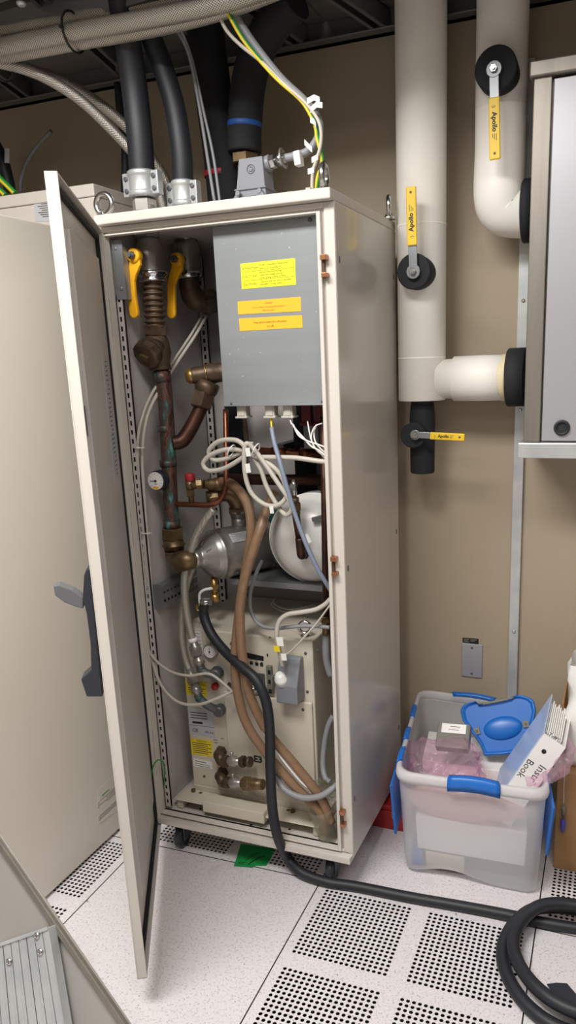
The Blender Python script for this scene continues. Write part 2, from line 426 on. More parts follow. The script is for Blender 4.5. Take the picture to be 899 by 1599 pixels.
# ================================================================== the setting
PHI = 0.0152; FA = V((0.5302, 0.0298, 0)); FX = V((math.cos(PHI), math.sin(PHI), 0)); FY = V((-math.sin(PHI), math.cos(PHI), 0))
T = 0.61; G = 0.0018
def fl(u, v, z=0.0): return FA+FX*u+FY*v+V((0, 0, z))
PERF = {(0, -1), (-1, 0), (-2, -1), (1, 0), (-2, 0)}
def slab(mb, u0, u1, v0, v1, z0, z1):
    mb.add([fl(u, v, z) for z in (z0, z1) for v in (v0, v1) for u in (u0, u1)],
           [(0, 2, 3, 1), (4, 5, 7, 6), (0, 1, 5, 4), (2, 6, 7, 3), (0, 4, 6, 2), (1, 3, 7, 5)])
solid = MB()
for i in range(-5, 6):
    for j in range(-6, 2):
        if (i, j) in PERF: continue
        slab(solid, i*T+G, (i+1)*T-G, j*T+G, (j+1)*T-G, -.02, 0)
struct(solid, 'floor', 'floor')
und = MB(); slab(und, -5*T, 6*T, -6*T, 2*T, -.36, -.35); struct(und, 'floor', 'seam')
seams = MB()
for i in range(-5, 7): slab(seams, i*T-G, i*T+G, -6*T, 2*T, -.02, -.0012)
for j in range(-6, 3): slab(seams, -5*T, 6*T, j*T-G, j*T+G, -.02, -.0013)
struct(seams, 'floor', 'seam')
for (i, j) in sorted(PERF):
    mb = MB(); u0 = i*T+G; v0 = j*T+G; L = T-2*G
    b0, bw, g0 = .0232, .257, .046; N = 18; p = bw/N; R = p*.355
    xs = [0, b0, b0+bw, b0+bw+g0, b0+2*bw+g0, L]
    for a in range(5):
        for b in range(5):
            if a in (1, 3) and b in (1, 3): continue
            mb.add([fl(u0+xs[a], v0+xs[b]), fl(u0+xs[a+1], v0+xs[b]), fl(u0+xs[a+1], v0+xs[b+1]), fl(u0+xs[a], v0+xs[b+1])], [(0, 1, 2, 3)])
    sq = [(1, 0), (1, 1), (0, 1), (-1, 1), (-1, 0), (-1, -1), (0, -1), (1, -1)]
    ci = [(math.cos(k*pi/4), math.sin(k*pi/4)) for k in range(8)]
    for a in (1, 3):
        for b in (1, 3):
            for q in range(N):
                for r in range(N):
                    cx = u0+xs[a]+p*(q+.5); cy = v0+xs[b]+p*(r+.5)
                    vs = [fl(cx+s*p/2, cy+t*p/2) for s, t in sq]+[fl(cx+s*R, cy+t*R) for s, t in ci]+[fl(cx+s*R, cy+t*R, -.0012) for s, t in ci]
                    mb.add(vs, [(k, (k+1) % 8, 8+(k+1) % 8, 8+k) for k in range(8)]+[(8+k, 8+(k+1) % 8, 16+(k+1) % 8, 16+k) for k in range(8)])
    struct(mb, 'floor', 'floor')
YW = 0.66
struct(MB().box(-2.6, 3.9, YW, YW+.1, -.05, 2.8), 'wall_back', 'wall')
struct(MB().box(-2.7, -2.6, -3.7, YW+.1, -.05, 2.8), 'wall_left', 'wall')
struct(MB().box(3.9, 4.0, -3.7, YW+.1, -.05, 2.8), 'wall_right', 'wall')
struct(MB().box(-2.7, 4.0, -3.8, -3.7, -.05, 2.8), 'wall_front', 'ceil_white')
struct(MB().box(-2.7, 4.0, -3.8, YW+.1, 2.8, 2.9), 'ceiling', 'ceil_white')
# overhead grid low along the back wall: panels on zinc channels
low = MB()
for k in range(11): low.box(-2.6+k*.6+.004, -2.6+(k+1)*.6-.004, -.46, YW-.002, 2.43, 2.445)
struct(low, 'ceiling', 'ceil_panel')
struct(MB().box(-2.6, 3.9, YW-.03, YW-.002, 2.372, 2.43).box(-2.6, 3.9, YW-.06, YW-.002, 2.372, 2.378), 'trim_1', 'ceil_metal', bev=.002)
def channel(name, p, q, w=.045, h=.045):
    mb = MB(); p = V(p); q = V(q); a = (q-p).normalized(); b = a.cross(V((0, 0, 1))).normalized()
    for s in (-1, 1):
        mb.bar(p+b*s*w/2, q+b*s*w/2, .003, h)
        mb.bar(p+b*s*(w/2-.006)-V((0, 0, h/2)), q+b*s*(w/2-.006)-V((0, 0, h/2)), .012, .003)
    mb.bar(p+V((0, 0, h/2)), q+V((0, 0, h/2)), w, .003)
    return struct(mb, name, 'ceil_metal')
zc = 2.40
def dirx(a, b, ext=1.0):
    p = Z(*a, zc); q = Z(*b, zc); return p-(q-p)*ext, q
chans = [((389, 0), (492, 76), 1.2), ((549, 0), (612, 44), 1.5), ((0, 113), (54, 154), 1.0), ((120, 40), (190, 105), .8), ((258, 18), (322, 72), .8), ((800, 10), (860, 60), 1.5)]
for n, (a, b, e) in enumerate(chans):
    p, q = dirx(a, b, e); channel('trim_%d' % (n+2), p, q)
b0 = Z(0, 52, 2.36); b1 = Z(150, 6, 2.36); bd = (b1-b0)
bt = MB(); bt.bar(b0-bd*1.5, b1+bd*2.2, .05, .075)
struct(bt, 'trim_8', 'ceil_metal', bev=.003)
tb = MB(); tb.bar(b0-bd*1.5+V((.02, -.12, .05)), b1+bd*2.2+V((.02, -.12, .05)), .16, .006)
c0 = Z(33, 4, 2.345); tb.lathe(c0, (0, 0, -1), [(0, .012), (.004, .012), (.008, .007)], 12)
struct(tb, 'trim_9', 'alu')

# ================================================================== main equipment cabinet (door open)
W, D, H = 0.636, 0.52, 1.85
cab = thing('equipment_cabinet', (W/2, D/2, 0), 'tall pale grey equipment cabinet on castors, narrow door open, full of pipes', 'cabinet')
build(MB().box(-.008, W, 0, D, 1.826, H), 'lid', 'paint', cab, bev=.003)
build(MB().box(W-.012, W, .028, D, .103, 1.826), 'side_panel', 'paint_side', cab, bev=.002)
build(MB().box(-.016, -.004, .028, D, .103, 1.826), 'side_panel', 'paint_in', cab, bev=.002)
build(MB().box(-.004, W-.012, D-.012, D, .103, 1.826), 'back_panel', 'paint_in', cab)
fr = MB()
def zframe(mb, x0, x1, z0, z1, wl, wr, wt, wb, y0, y1):
    mb.box(x0, x0+wl, y0, y1, z0, z1).box(x1-wr, x1, y0, y1, z0, z1)
    mb.box(x0+wl, x1-wr, y0, y1, z1-wt, z1).box(x0+wl, x1-wr, y0, y1, z0, z0+wb)
zframe(fr, -.0155, W-.001, .118, 1.825, .010, .026, .012, .006, .026, .05)
zframe(fr, -.0055, W-.026, .120, 1.814, .005, .010, .008, .004, .034, .05)
zframe(fr, -.001, W-.034, .121, 1.806, .004, .010, .004, .004, .020, .042)
build(fr, 'front_frame', 'paint', cab, bev=.0015)
bp = MB().box(-.012, W-.002, .002, D, .098, .115)
bp.box(-.012, W-.002, .002, .014, .115, .118)
build(bp, 'base_plate', 'paint', cab, bev=.002)
hol = MB()
for px, py in ((313, 1263), (392, 1288), (452, 1295)): hol.lathe(Z(px, py, .1152), (0, 0, 1), [(0, .0045), (.0004, .0045)], 12)
each(hol, 'bolt_hole', 'dark', cab)
def slotted(x0, x1, y, z0, z1, th=.002):
    mb = MB(); wv = (x1-x0); a = x0+wv*.32; b = x1-wv*.32
    mb.box(x0, a, y, y+th, z0, z1).box(b, x1, y, y+th, z0, z1)
    z = z0
    while z < z1-.02:
        mb.box(a, b, y, y+th, z, z+.012); z += .025
    mb.box(x0, x0+.002, y, y+.02, z0, z1)
    return mb
build(slotted(.000, .019, .050, .13, 1.66), 'mounting_rail', 'paint_in', cab)
build(MB().box(.0005, .019, .058, .060, .13, 1.66), 'slot_shade_strip', 'dark', cab)  # added black strip, painting the shade seen through the open slots
build(slotted(-.002, .022, .478, .13, 1.80), 'mounting_rail', 'paint_in', cab)
build(MB().box(-.002, .022, .484, .486, .13, 1.8), 'slot_shade_strip', 'dark', cab)  # same painted slot shade behind the rear rail
br = MB().box(.004, .036, .0475, .0495, 1.648, 1.795).box(.034, .036, .0495, .07, 1.648, 1.795).box(.006, .010, .0455, .0495, 1.648, 1.795)
screw(br, (.016, .0475, 1.775), (0, -1, 0), .004); screw(br, (.022, .0475, 1.675), (0, -1, 0), .005, .003)
build(br, 'hanging_bracket', 'galv', cab)
# slotted galvanised rail along the left inner wall
sl = MB()
x0 = -.003; y0, y1, z0, z1 = .10, .30, .775, .84
sl.box(x0, x0+.028, y0, y1, z1-.002, z1).box(x0, x0+.028, y0, y1, z0, z0+.002).box(x0, x0+.03, y0-.004, y0, z0-.004, z1+.004)
xs_ = x0+.027
sl.box(xs_, xs_+.002, y0, y1, z1-.018, z1).box(xs_, xs_+.002, y0, y1, z0, z0+.012)
sl.box(xs_, xs_+.002, y0, y1, z0+.022, z1-.026)
y = y0
while y < y1-.01: sl.box(xs_, xs_+.002, y, y+.007, z0+.012, z0+.022).box(xs_, xs_+.002, y, y+.007, z1-.026, z1-.018); y += .019
build(sl, 'slotted_bracket', 'galv', cab)
# rusty sill angle along the left bottom
build(MB().box(-.003, .014, .07, .5, .115, .128), 'sill', 'paint', cab, bev=.002)
# shelf under pump and tank
shf = MB().box(.20, .622, .20, .506, .846, .850).box(.20, .622, .198, .202, .832, .850)
build(shf, 'shelf', 'galv', cab)
# latch catches on the right stile
for py in (418, 884, 1276):
    c = P(509 if py < 500 else (519 if py < 1000 else 533), py, .024); x = W-.029
    lt = MB().box(x-.004, x+.003, .018, .03, c.z-.022, c.z+.022)
    build(lt, 'latch_slot', 'bronze', cab)
    lg = MB().box(x-.004, x+.011, .008, .026, c.z+.016, c.z+.028).box(x-.002, x+.012, .008, .026, c.z-.022, c.z-.012)
    each(lg, 'latch_catch', 'copper_lug', cab, bev=.001)
# hinges on the left stile
for z in (1.60, 1.03, .36):
    hg = MB().cyl((-.012, .014, z-.05), (-.012, .014, z+.05), .006, None, 12).box(-.012, .0, .014, .026, z+.015, z+.05).box(-.012, .0, .014, .026, z-.05, z-.015)
    build(hg, 'hinge', 'bronze', cab, bev=.001)
    build(MB().box(-.013, -.002, .010, .026, z-.014, z+.014), 'hinge_block', 'white_plastic', cab)
pin = MB().lathe((-.008, .02, 1.69), (-.35, -1, 0), [(0, .006), (.01, .006), (.011, .0085), (.017, .0085), (.018, .006), (.026, .006), (.03, .003)], 14)
build(pin, 'door_stop', 'white_plastic', cab)
# lifting eyes
def eye(px, py, y, turn=0.0, R=.024, m='steel'):
    p = P(px, py, y); c = V((p.x, y, H+.034)); mb = MB()
    mb.lathe((p.x, y, H), (0, 0, 1), [(0, .019), (.006, .019), (.009, .012), (.014, .010)], 20)
    mb.ring(c, (math.sin(turn), -math.cos(turn), 0), R, .0075, 30, 10)
    build(mb, 'lifting_eye', m, cab)
eye(162, 315, .05); eye(506, 275, .05, 1.72); eye(607, 330, .47, 1.85)
# castors
def castor(x, y):
    c = MB().box(x-.028, x+.028, y-.028, y+.028, .092, .098)
    c.box(x-.017, x-.013, y-.022, y+.02, .03, .092).box(x+.013, x+.017, y-.022, y+.02, .03, .092)
    c.cyl((x-.02, y-.006, .036), (x+.02, y-.006, .036), .006, None, 12)
    f = build(c, 'castor', 'galv_dark', cab, bev=.001)
    w_ = MB().lathe((x-.0125, y-.006, .036), (1, 0, 0), [(0, .026), (.003, .035), (.022, .035), (.025, .026)], 28)
    build(w_, 'wheel', 'black_plastic', f)
castor(.055, .055); castor(W-.075, .055); castor(.06, D-.07); castor(W-.075, D-.07)
# screws / slots on the side panel
sp = MB()
for z in (1.70, .95, .28):
    sp.box(W, W+.0015, .045, .051, z-.006, z+.008)
    sp.box(W, W+.0015, D-.03, D-.024, z-.006, z+.008)
each(sp, 'panel_screw', 'galv_dark', cab)
# ---- the open door
th_ = math.radians(59.7); dd = V((math.cos(th_), -math.sin(th_), 0)); dn = V((math.sin(th_), math.cos(th_), 0)); UZ = V((0, 0, 1))
DL, DZ0, DZ1, DT = .622, .086, 1.815, .022
HP = V((-.017, .006, 0))
def dp(u, v, z): return HP+dd*u+dn*v+UZ*z
def dbox(mb, u0, u1, v0, v1, z0, z1):
    mb.add([dp(u, v, z) for z in (z0, z1) for v in (v0, v1) for u in (u0, u1)], [(0, 2, 3, 1), (4, 5, 7, 6), (0, 1, 5, 4), (2, 6, 7, 3), (0, 4, 6, 2), (1, 3, 7, 5)])
dm = MB(); dbox(dm, 0, DL, -.001, .003, DZ0, DZ1)
dbox(dm, DL-.004, DL, 0, DT, DZ0, DZ1); dbox(dm, 0, .004, 0, DT, DZ0, DZ1)
dbox(dm, 0, DL, 0, DT, DZ1-.004, DZ1); dbox(dm, 0, DL, 0, DT, DZ0, DZ0+.004)
door = build(dm, 'door', 'paint', cab, bev=.0012)
gk = MB()
for (a, b, c, d) in ((.012, DL-.012, DZ1-.022, DZ1-.012), (.012, DL-.012, DZ0+.012, DZ0+.022), (.002, .012, DZ0+.012, DZ1-.012), (DL-.024, DL-.016, DZ0+.2, DZ0+.012)):
    dbox(gk, a, b, .003, .013, c, d)
build(gk, 'gasket', 'black_foam', door)
ip = MB(); dbox(ip, .10, .525, .003, .018, .235, 1.735)
build(ip, 'stiffener_panel', 'paint_in', door, bev=.001)
kp = MB(); dbox(kp, .528, .56, .003, .007, .94, .98); dbox(kp, .535, .55, .003, .012, 1.34, 1.40)
each(kp, 'lock_keeper', 'galv_dark', door)
pl_ = MB(); dbox(pl_, .16, .24, .0182, .0188, 1.20, 1.50)
build(pl_, 'data_plate', 'label_grey', door)
pq = MB(); rnd = random.Random(3)
for k in range(26):
    z = 1.49-k*.011; dbox(pq, .165, .165+.02+rnd.random()*.03, .0188, .0192, z-.003, z)
build(pq, 'printed_text', 'ink_soft', door)
rod = MB(); rod.cyl(dp(.595, .012, .30), dp(.595, .012, 1.72), .004, None, 10)
build(rod, 'lock_rod', 'galv_dark', door)
# handle on the outside face
hq = dp(.592, 0, 0)
def hpt(px, py): return PL(px, py, hq, dd)
def hprism(mb, pts, t0, t1): mb.prism([hpt(*p)+dd*t0 for p in pts], dd*(t1-t0))
hb = MB(); hprism(hb, [(137, 884), (143, 886), (162, 1083), (137, 1083), (128, 1056), (144, 1042), (143, 1002), (137, 955), (131, 930), (133, 895)], -.024, .018)
h1 = build(hb, 'handle', 'black_plastic', door, bev=.003)
hv = MB(); hprism(hv, [(84, 912), (94, 911), (115, 919), (132, 931), (131, 949), (117, 945), (100, 938), (87, 928)], -.016, .010)
build(hv, 'handle_lever', 'lever_grey', h1, bev=.003)
# bonding wire between frame and door
gw = MB().tube(PY((235, 1258, .005), (234, 1230, .0), (238, 1200, -.004), (246, 1187, .0), (254, 1190, .015), (257, 1205, .035), (256, 1226, .046)), .0022, 8)
build(gw, 'bonding_wire', 'green_wire', cab)
lug = MB().cyl(P(233, 1265, .015), P(233, 1265, .0), .006, None, 10); build(lug, 'bonding_stud', 'steel', cab)

# ================================================================== pale cabinet at the left, its door open towards us
lc = thing('storage_cabinet', (-.7, .44, 0), 'taller pale grey cabinet behind at the left with its wide blank door open', 'cabinet')
LX = -.185
bb = MB().box(-1.2, LX, .252, .272, .04, 1.955).box(LX-.02, LX, .272, .652, .04, 1.955).box(-1.2, LX, .636, .652, .04, 1.955).box(-1.2, -1.18, .272, .636, .04, 1.955)
bb.box(-1.2, LX, .252, .652, 0.02, .06)
build(bb, 'body', 'paint', lc, bev=.002)
build(MB().box(-1.2, LX+.001, .248, .656, 1.956, 1.99), 'lid', 'paint', lc, bev=.003)
build(MB().box(LX-.028, LX, -.62, .246, .012, 1.85), 'door', 'door2', lc, bev=.003)
hh = MB()
for z in (.4, 1.0, 1.6): hh.cyl((LX-.01, .249, z-.04), (LX-.01, .249, z+.04), .006, None, 10)
each(hh, 'hinge', 'galv_dark', lc)
a, b_ = P(51.5, 305, .2515), P(80, 302, .2515); c_, d_ = P(82, 345, .2515), P(56, 346, .2515)
sticker('data_label', a, b_, c_, d_, 'label_grey', lc, [], rules=[(.15, .92, .9, .92, .05)]+[(.2+.1*(k % 3), .8-.08*k, .95-.1*(k % 2), .8-.08*k, .035) for k in range(9)], ink='ink_soft')
A = [X(*p, LX+.0006) for p in ((152, 1233), (184, 1205), (187, 1262), (153, 1288))]
st = sticker('specification_label', A[0], A[1], A[2], A[3], 'door2', lc, [('O', .85, .86, .10, 'LEFT')], rules=[(.1+.3*(k % 2), .62-.055*k, .9, .62-.055*k, .014) for k in range(4)]+[(0, .6-.06*k, .08, .6-.06*k, .02) for k in range(3)]+[(.03, .2-.05*k, .98, .2-.05*k, .016) for k in range(3)], ink='ink_soft')
ux = A[1]-A[0]; uy = A[0]-A[3]
gm = MB(); q = A[3]+ux*.2+uy*.70+V((.001, 0, 0)); gm.add([q, q+ux*.35, q+ux*.35+uy*.035, q+uy*.035], [(0, 1, 2, 3)])
build(gm, 'green_bar', 'ink_green', st)

# ================================================================== grey electrical box with warning labels
YB = .055
eb = thing('electrical_box', (.44, .15, 1.365), 'flat grey galvanised control box with yellow and orange warning labels', 'electrical box')
bx0, bx1, bz0, bz1 = .301, .594, 1.366, 1.806
build(MB().box(bx0+.006, bx1-.004, YB+.003, .27, bz0+.006, bz1-.004), 'housing', 'galv_dark', eb)
cv = MB().box(bx0, bx1, YB, YB+.003, bz0, bz1).box(bx0, bx0+.003, YB+.003, YB+.02, bz0, bz1).box(bx0, bx1, YB+.003, YB+.02, bz0, bz0+.003)
build(cv, 'cover_panel', 'galv_cover', eb, bev=.0012)
cs = MB()
for px, py in ((344, 350), (484, 343), (361, 630), (503, 627)): screw(cs, P(px, py, YB), (0, -1, 0), .005 if py < 400 else .003, .003)
each(cs, 'screw', 'galv_dark', eb)
ys = YB-.0002
def lab(pts): return [P(a, b, ys) for a, b in pts]
sticker('attention_label', *lab([(375.5, 412), (460.5, 403), (462, 444.5), (377.5, 451.5)]), 'yel_sticker', eb,
        [('ATTENTION!', .03, .74, .13, 'LEFT'), ('CAUTION!', .03, .42, .14, 'LEFT'), ('CAUTION!', .03, .11, .14, 'LEFT'),
         ('Power is supplied to these parts', .35, .84, .10, 'LEFT'), ('even if unit is turned off', .35, .71, .10, 'LEFT'), ('Before removing this leg', .35, .56, .10, 'LEFT'),
         ('adjust the voltage settings', .35, .45, .10, 'LEFT'), ('Initial setting is 60Hz at 400V', .35, .34, .10, 'LEFT'), ('Cooling pump may only be operated', .35, .19, .095, 'LEFT'), ('with filled cooling system', .35, .08, .10, 'LEFT')],
        rules=[(.02, .66, .98, .66, .012), (.02, .31, .98, .31, .012)], label='yellow label')
sticker('caution_label', *lab([(371, 471), (469.5, 463.5), (470, 486), (372, 491)]), 'or_sticker', eb,
        [('Caution:', .5, .68, .2, 'CENTER'), ('Do not switch on the pump before system is', .5, .38, .16, 'CENTER'), ('filled with water !', .5, .12, .16, 'CENTER')], label='orange label, the upper one', ink='ink_red')
sticker('switch_label', *lab([(373, 497.5), (471.5, 492), (472.5, 511.5), (374.5, 517)]), 'or_sticker', eb,
        [('Keep service switch S4 in off position', .5, .55, .2, 'CENTER'), ('(i.a. off)', .5, .22, .2, 'CENTER')], label='orange label, the lower one')
for px, tl in ((380, 'bronze'), (424, 'yellow_wire'), (452, 'bronze')):
    p = P(px, 640, .085); x = p.x; g = MB()
    g.box(x-.013, x+.013, .072, .098, bz0-.028, bz0+.004).box(x-.017, x+.017, .068, .102, bz0-.032, bz0-.027).box(x-.009, x+.009, .070, .073, bz0-.026, bz0)
    build(g, 'cable_gland', 'cable_cream', eb, bev=.001)
# ================================================================== front pipe assembly
YP = .15
pa = thing('pipe_assembly', (.055, .15, .9), 'patinated copper water pipe with amber-handled ball valve, strainer and round gauge', 'pipe')
def q(px, py, y=YP): return P(px, py, y)
bv = MB().hexa(q(229, 352), q(231, 372), .034).lathe(q(231, 372), q(237, 428)-q(231, 372), [(0, .028), (.01, .031), (.03, .038), (.055, .038), (.075, .034), (.094, .033)], 28)
bv.cyl(q(229, 320), q(229, 352), .024)
vb = build(bv, 'ball_valve', 'pump_steel', pa, label='steel ball valve body')
build(MB().lathe(q(237, 424), q(239, 440)-q(237, 424), [(0, .036), (.004, .041), (.012, .041), (.016, .034), (.02, .034), (.021, .039), (.028, .036)], 28), 'chrome_collar', 'chrome', vb)
def lever(root, pts, y0, y1, stem, name='valve_handle', m='orange_handle', hub=.019):
    """cast lever: outline swept along a centre line"""
    pp = [P(a, b, y0+(y1-y0)*k/(len(pts)-1)) for k, (a, b, r) in enumerate(pts)]
    mb = MB(); n = len(pp); left = []; right = []
    for k in range(n):
        t = (pp[min(k+1, n-1)]-pp[max(k-1, 0)]).normalized(); s = V((t.z, 0, -t.x)).normalized()
        left.append(pp[k]+s*pts[k][2]); right.append(pp[k]-s*pts[k][2])
    tip = []
    t = (pp[-1]-pp[-2]).normalized(); s = V((t.z, 0, -t.x)).normalized(); r = pts[-1][2]
    for a in range(1, 6): tip.append(pp[-1]+s*r*math.cos(pi*a/6)+t*r*math.sin(pi*a/6))
    mb.prism(left+tip+right[::-1], V((0, -.012, 0)))
    mb.lathe(pp[0]+V((0, .004, 0)), (0, -1, 0), [(0, hub), (.02, hub), (.022, hub*.8)], 24)
    h = build(mb, name, m, root, bev=.003)
    build(MB().hexa(pp[0]+V((0, -.016, 0)), pp[0]+V((0, -.03, 0)), .010).cyl(pp[0]+V((0, -.03, 0)), pp[0]+V((0, -.036, 0)), .006, None, 12).cyl(pp[0]+V((0, .0, 0)), stem, .010, None, 14), 'handle_nut', 'galv_dark', h)
lever(vb, [(213, 400, .016), (214, 412, .017), (209, 428, .013), (207, 440, .0125), (209, 465, .012), (212, 489, .0135)], .085, .082, q(232, 400))
build(MB().lathe(q(238, 438), q(243, 509)-q(238, 438), [(0, .028)]+[(.004+.119*k/40, .027+.0045*math.cos(k*pi/2.5)) for k in range(41)]+[(.124, .029)], 28), 'corrugated_hose', 'bronze', pa)
yst = MB().hexa(q(243, 508), q(243, 524), .034).lathe(q(243, 522), q(250, 578)-q(243, 522), [(0, .026), (.02, .034), (.05, .037), (.08, .03), (.094, .032), (.097, .032)], 28)
ys_ = build(yst, 'strainer', 'bronze', pa)
bcap = q(226, 557, .09); bdir = (q(247, 535)-bcap)
build(MB().cyl(bcap+bdir*.25, q(247, 540), .033, .030).lathe(bcap, bdir, [(0, .032), (.004, .040), (.022, .041), (.034, .036)], 10, False), 'strainer_cap', 'bronze', ys_)
bcd = bdir.normalized(); build(MB().obox(bcap-bcd*.003, V((1, 0, -.4)), bcd, bcd.cross(V((1, 0, -.4))), .028, .01, .012), 'cap_lug', 'brass', ys_, bev=.001)
cp = MB().tube([q(251, 578), q(257, 610), q(262, 690), q(266, 780), q(268, 825)], .0215, 20, 4)
for a, b in (((258, 664), (259, 674)), ((262, 718), (263, 728)), ((252, 580), (254, 597)), ((268, 812), (268, 824))): cp.cyl(q(*a), q(*b), .0245)
build(cp, 'riser_pipe', 'patina', pa, label='copper pipe with green verdigris')
PE = V((.5, .866, 0))
F0 = V((.145, .15, .925))
j0 = q(269, 824); j1 = q(272, 858)
el = MB().hexa(j0, q(270, 842), .034).lathe(q(270, 842), j1-q(270, 842), [(0, .029), (.014, .031), (.016, .034), (.020, .034), (.021, .03), (.03, .03)], 28)
je = F0-PE*.045
el.tube([j1, j1+V((.002, .002, -.022)), j1*.45+je*.55+V((-.006, -.004, -.022)), je-PE*.012, je+PE*.006], [.029, .030, .030, .029, .029], 20, 6)
build(el, 'elbow', 'brass', pa)
# gauge
gp = q(243, 751, .095); gg = MB().lathe(gp+V((.0, .03, 0)), gp-(gp+V((.0, .03, 0))), [(0, .026), (.004, .0285), (.026, .0285), (.03, .0265)], 32).cyl(gp+V((.01, .01, 0)), q(262, 755), .012, None, 14)
g_ = build(gg, 'pressure_gauge', 'black_plastic', pa)
def dial(parent, c, n, r, needle=2.9, bar=None, m='paper'):
    n = V(n).normalized(); a, b, d = MB().frame(n); ux = V((0, 0, 1)).cross(n).normalized(); uy = n.cross(ux)
    f = build(MB().lathe(c, n, [(0, r), (.001, r)], 32), 'gauge_face', m, parent)
    k = MB()
    for i in range(11):
        t = math.radians(225-27*i); e = ux*math.cos(t)+uy*math.sin(t); k.bar(V(c)+n*.0013+e*r*.72, V(c)+n*.0013+e*r*.88, r*.04, .0003, up=n)
    t = needle; e = ux*math.cos(t)+uy*math.sin(t); k.bar(V(c)+n*.0018-e*r*.2, V(c)+n*.0018+e*r*.7, r*.07, .0004, up=n); k.lathe(V(c)+n*.0013, n, [(0, r*.14), (.001, r*.14)], 12)
    words(k, 'bar', V(c)+n*.0012+uy*(-r*.42)-ux*r*.16, ux, uy, r*.3)
    build(k, 'gauge_markings', 'ink', f)
    if bar: build(MB().obox(V(c)+n*.0016-uy*r*.76, ux, uy, n, r*.7, r*.26, .0006), 'gauge_tag', bar, f)
gdir = (gp-(gp+V((.0, .03, 0)))).normalized()
dial(g_, gp+gdir*.0005, gdir, .0255, pi+.05, 'or_sticker')
# branch and horizontal safety valve
bt_ = MB().tube(PY((268, 692, .15), (284, 688, .17), (298, 668, .19), (312, 640, .21), (320, 622, .22)), [.020, .0215, .021, .02, .02], 18, 6)
br_ = build(bt_, 'branch_pipe', 'copper_dark', pa)
build(MB().hexa(q(313, 637, .212), q(319, 612, .225), .034).lathe(q(318, 618, .22), q(326, 596, .235)-q(318, 618, .22), [(0, .026), (.02, .034), (.04, .034)], 20), 'branch_union', 'bronze', br_)
sv0, sv1 = q(291, 588, .20), q(340, 582, .25)
sv = MB().lathe(sv0, sv1-sv0, [(0, .012), (.012, .021), (.022, .024), (.05, .024), (.06, .028), (.075, .029), (.09, .027), (.12, .027), (.125, .031), (.13, .031), (.135, .027), (.17, .027)], 24)
s_v = build(sv, 'relief_valve', 'bronze', pa)
sd = (sv1-sv0).normalized()
build(MB().lathe(sv0-sd*.002, sd, [(-.002, .004), (.0, .014), (.008, .0205), (.014, .022), (.018, .022)], 24).lathe(sv0+sd*.052, sd, [(0, .0295), (.004, .0295)], 24).lathe(sv0+sd*.122, sd, [(0, .0318), (.006, .0318)], 24), 'brass_cap', 'brass_bright', s_v)
build(MB().box(-.004, .004, -.002, .004, -.006, .006).v and MB().obox(sv0+sd*.045+V((.0, -.023, .004)), sd, V((0, 0, 1)), V((0, 1, 0)), .006, .016, .004), 'red_seal', 'red_tape', s_v)
# small bore copper loop and its safety valve with red cap
sm_ = MB().tube(PY((267, 787, .15), (300, 788, .14), (328, 788, .14), (344, 780, .15), (352, 762, .16), (353, 740, .17), (353, 690, .20), (352, 640, .24)), .0078, 12, 6)
sm1 = build(sm_, 'small_pipe', 'copper', pa)
sb = MB().cyl(q(299, 786, .14), q(297, 752, .14), .008, None, 14).hexa(q(298, 775, .14), q(297, 765, .14), .013).lathe(q(297, 764, .14), (0, 0, 1), [(0, .011), (.01, .013), (.024, .013)], 16)
sb.cyl(q(298, 757, .14), q(318, 757, .15), .012, None, 16).hexa(q(306, 757, .142), q(316, 756, .15), .016)
s1 = build(sb, 'safety_valve', 'brass', pa)
build(MB().lathe(q(297, 751, .14), (0, 0, 1), [(0, .0125), (.002, .0145), (.018, .0145), (.022, .012)], 20), 'red_cap', 'red', s1)
bm_ = MB().lathe(q(318, 756, .16), q(346, 757, .20)-q(318, 756, .16), [(0, .013), (.012, .013), (.013, .017), (.03, .017), (.031, .02), (.06, .02)], 18).hexa(q(328, 776, .19), q(343, 774, .20), .022).cyl(q(322, 776, .18), q(350, 774, .21), .017)
build(bm_, 'manifold', 'brass', pa)

# ================================================================== rear pipe with the second ball valve
rp = thing('pipe_assembly', (.16, .32, 1.5), 'shaded rear water pipe with its own amber-handled valve, behind the front riser', 'pipe')
YR = .31
r1 = MB().cyl(P(287, 330, YR), P(290, 378, YR), .030).lathe(P(290, 376, YR), P(294, 430, YR)-P(290, 376, YR), [(0, .03), (.02, .038), (.065, .038), (.09, .034), (.105, .034)], 26)
rv = build(r1, 'ball_valve', 'pump_steel', rp)
lever(rv, [(279, 406, .018), (279, 418, .0175), (273, 434, .013), (270, 446, .0125), (270, 468, .012), (270, 490, .0135)], .235, .23, P(291, 404, YR))
build(MB().lathe(P(294, 424, YR), P(295, 436, YR)-P(294, 424, YR), [(0, .038), (.006, .042), (.016, .042), (.022, .036)], 26), 'chrome_collar', 'chrome', rv)
build(MB().tube(PY((295, 434, YR), (297, 452, YR), (304, 468, YR), (322, 472, .33), (350, 470, .36)), [.03, .031, .032, .03, .03], 20, 6).hexa(P(318, 471, .325), P(334, 470, .345), .038), 'elbow', 'bronze', rp)

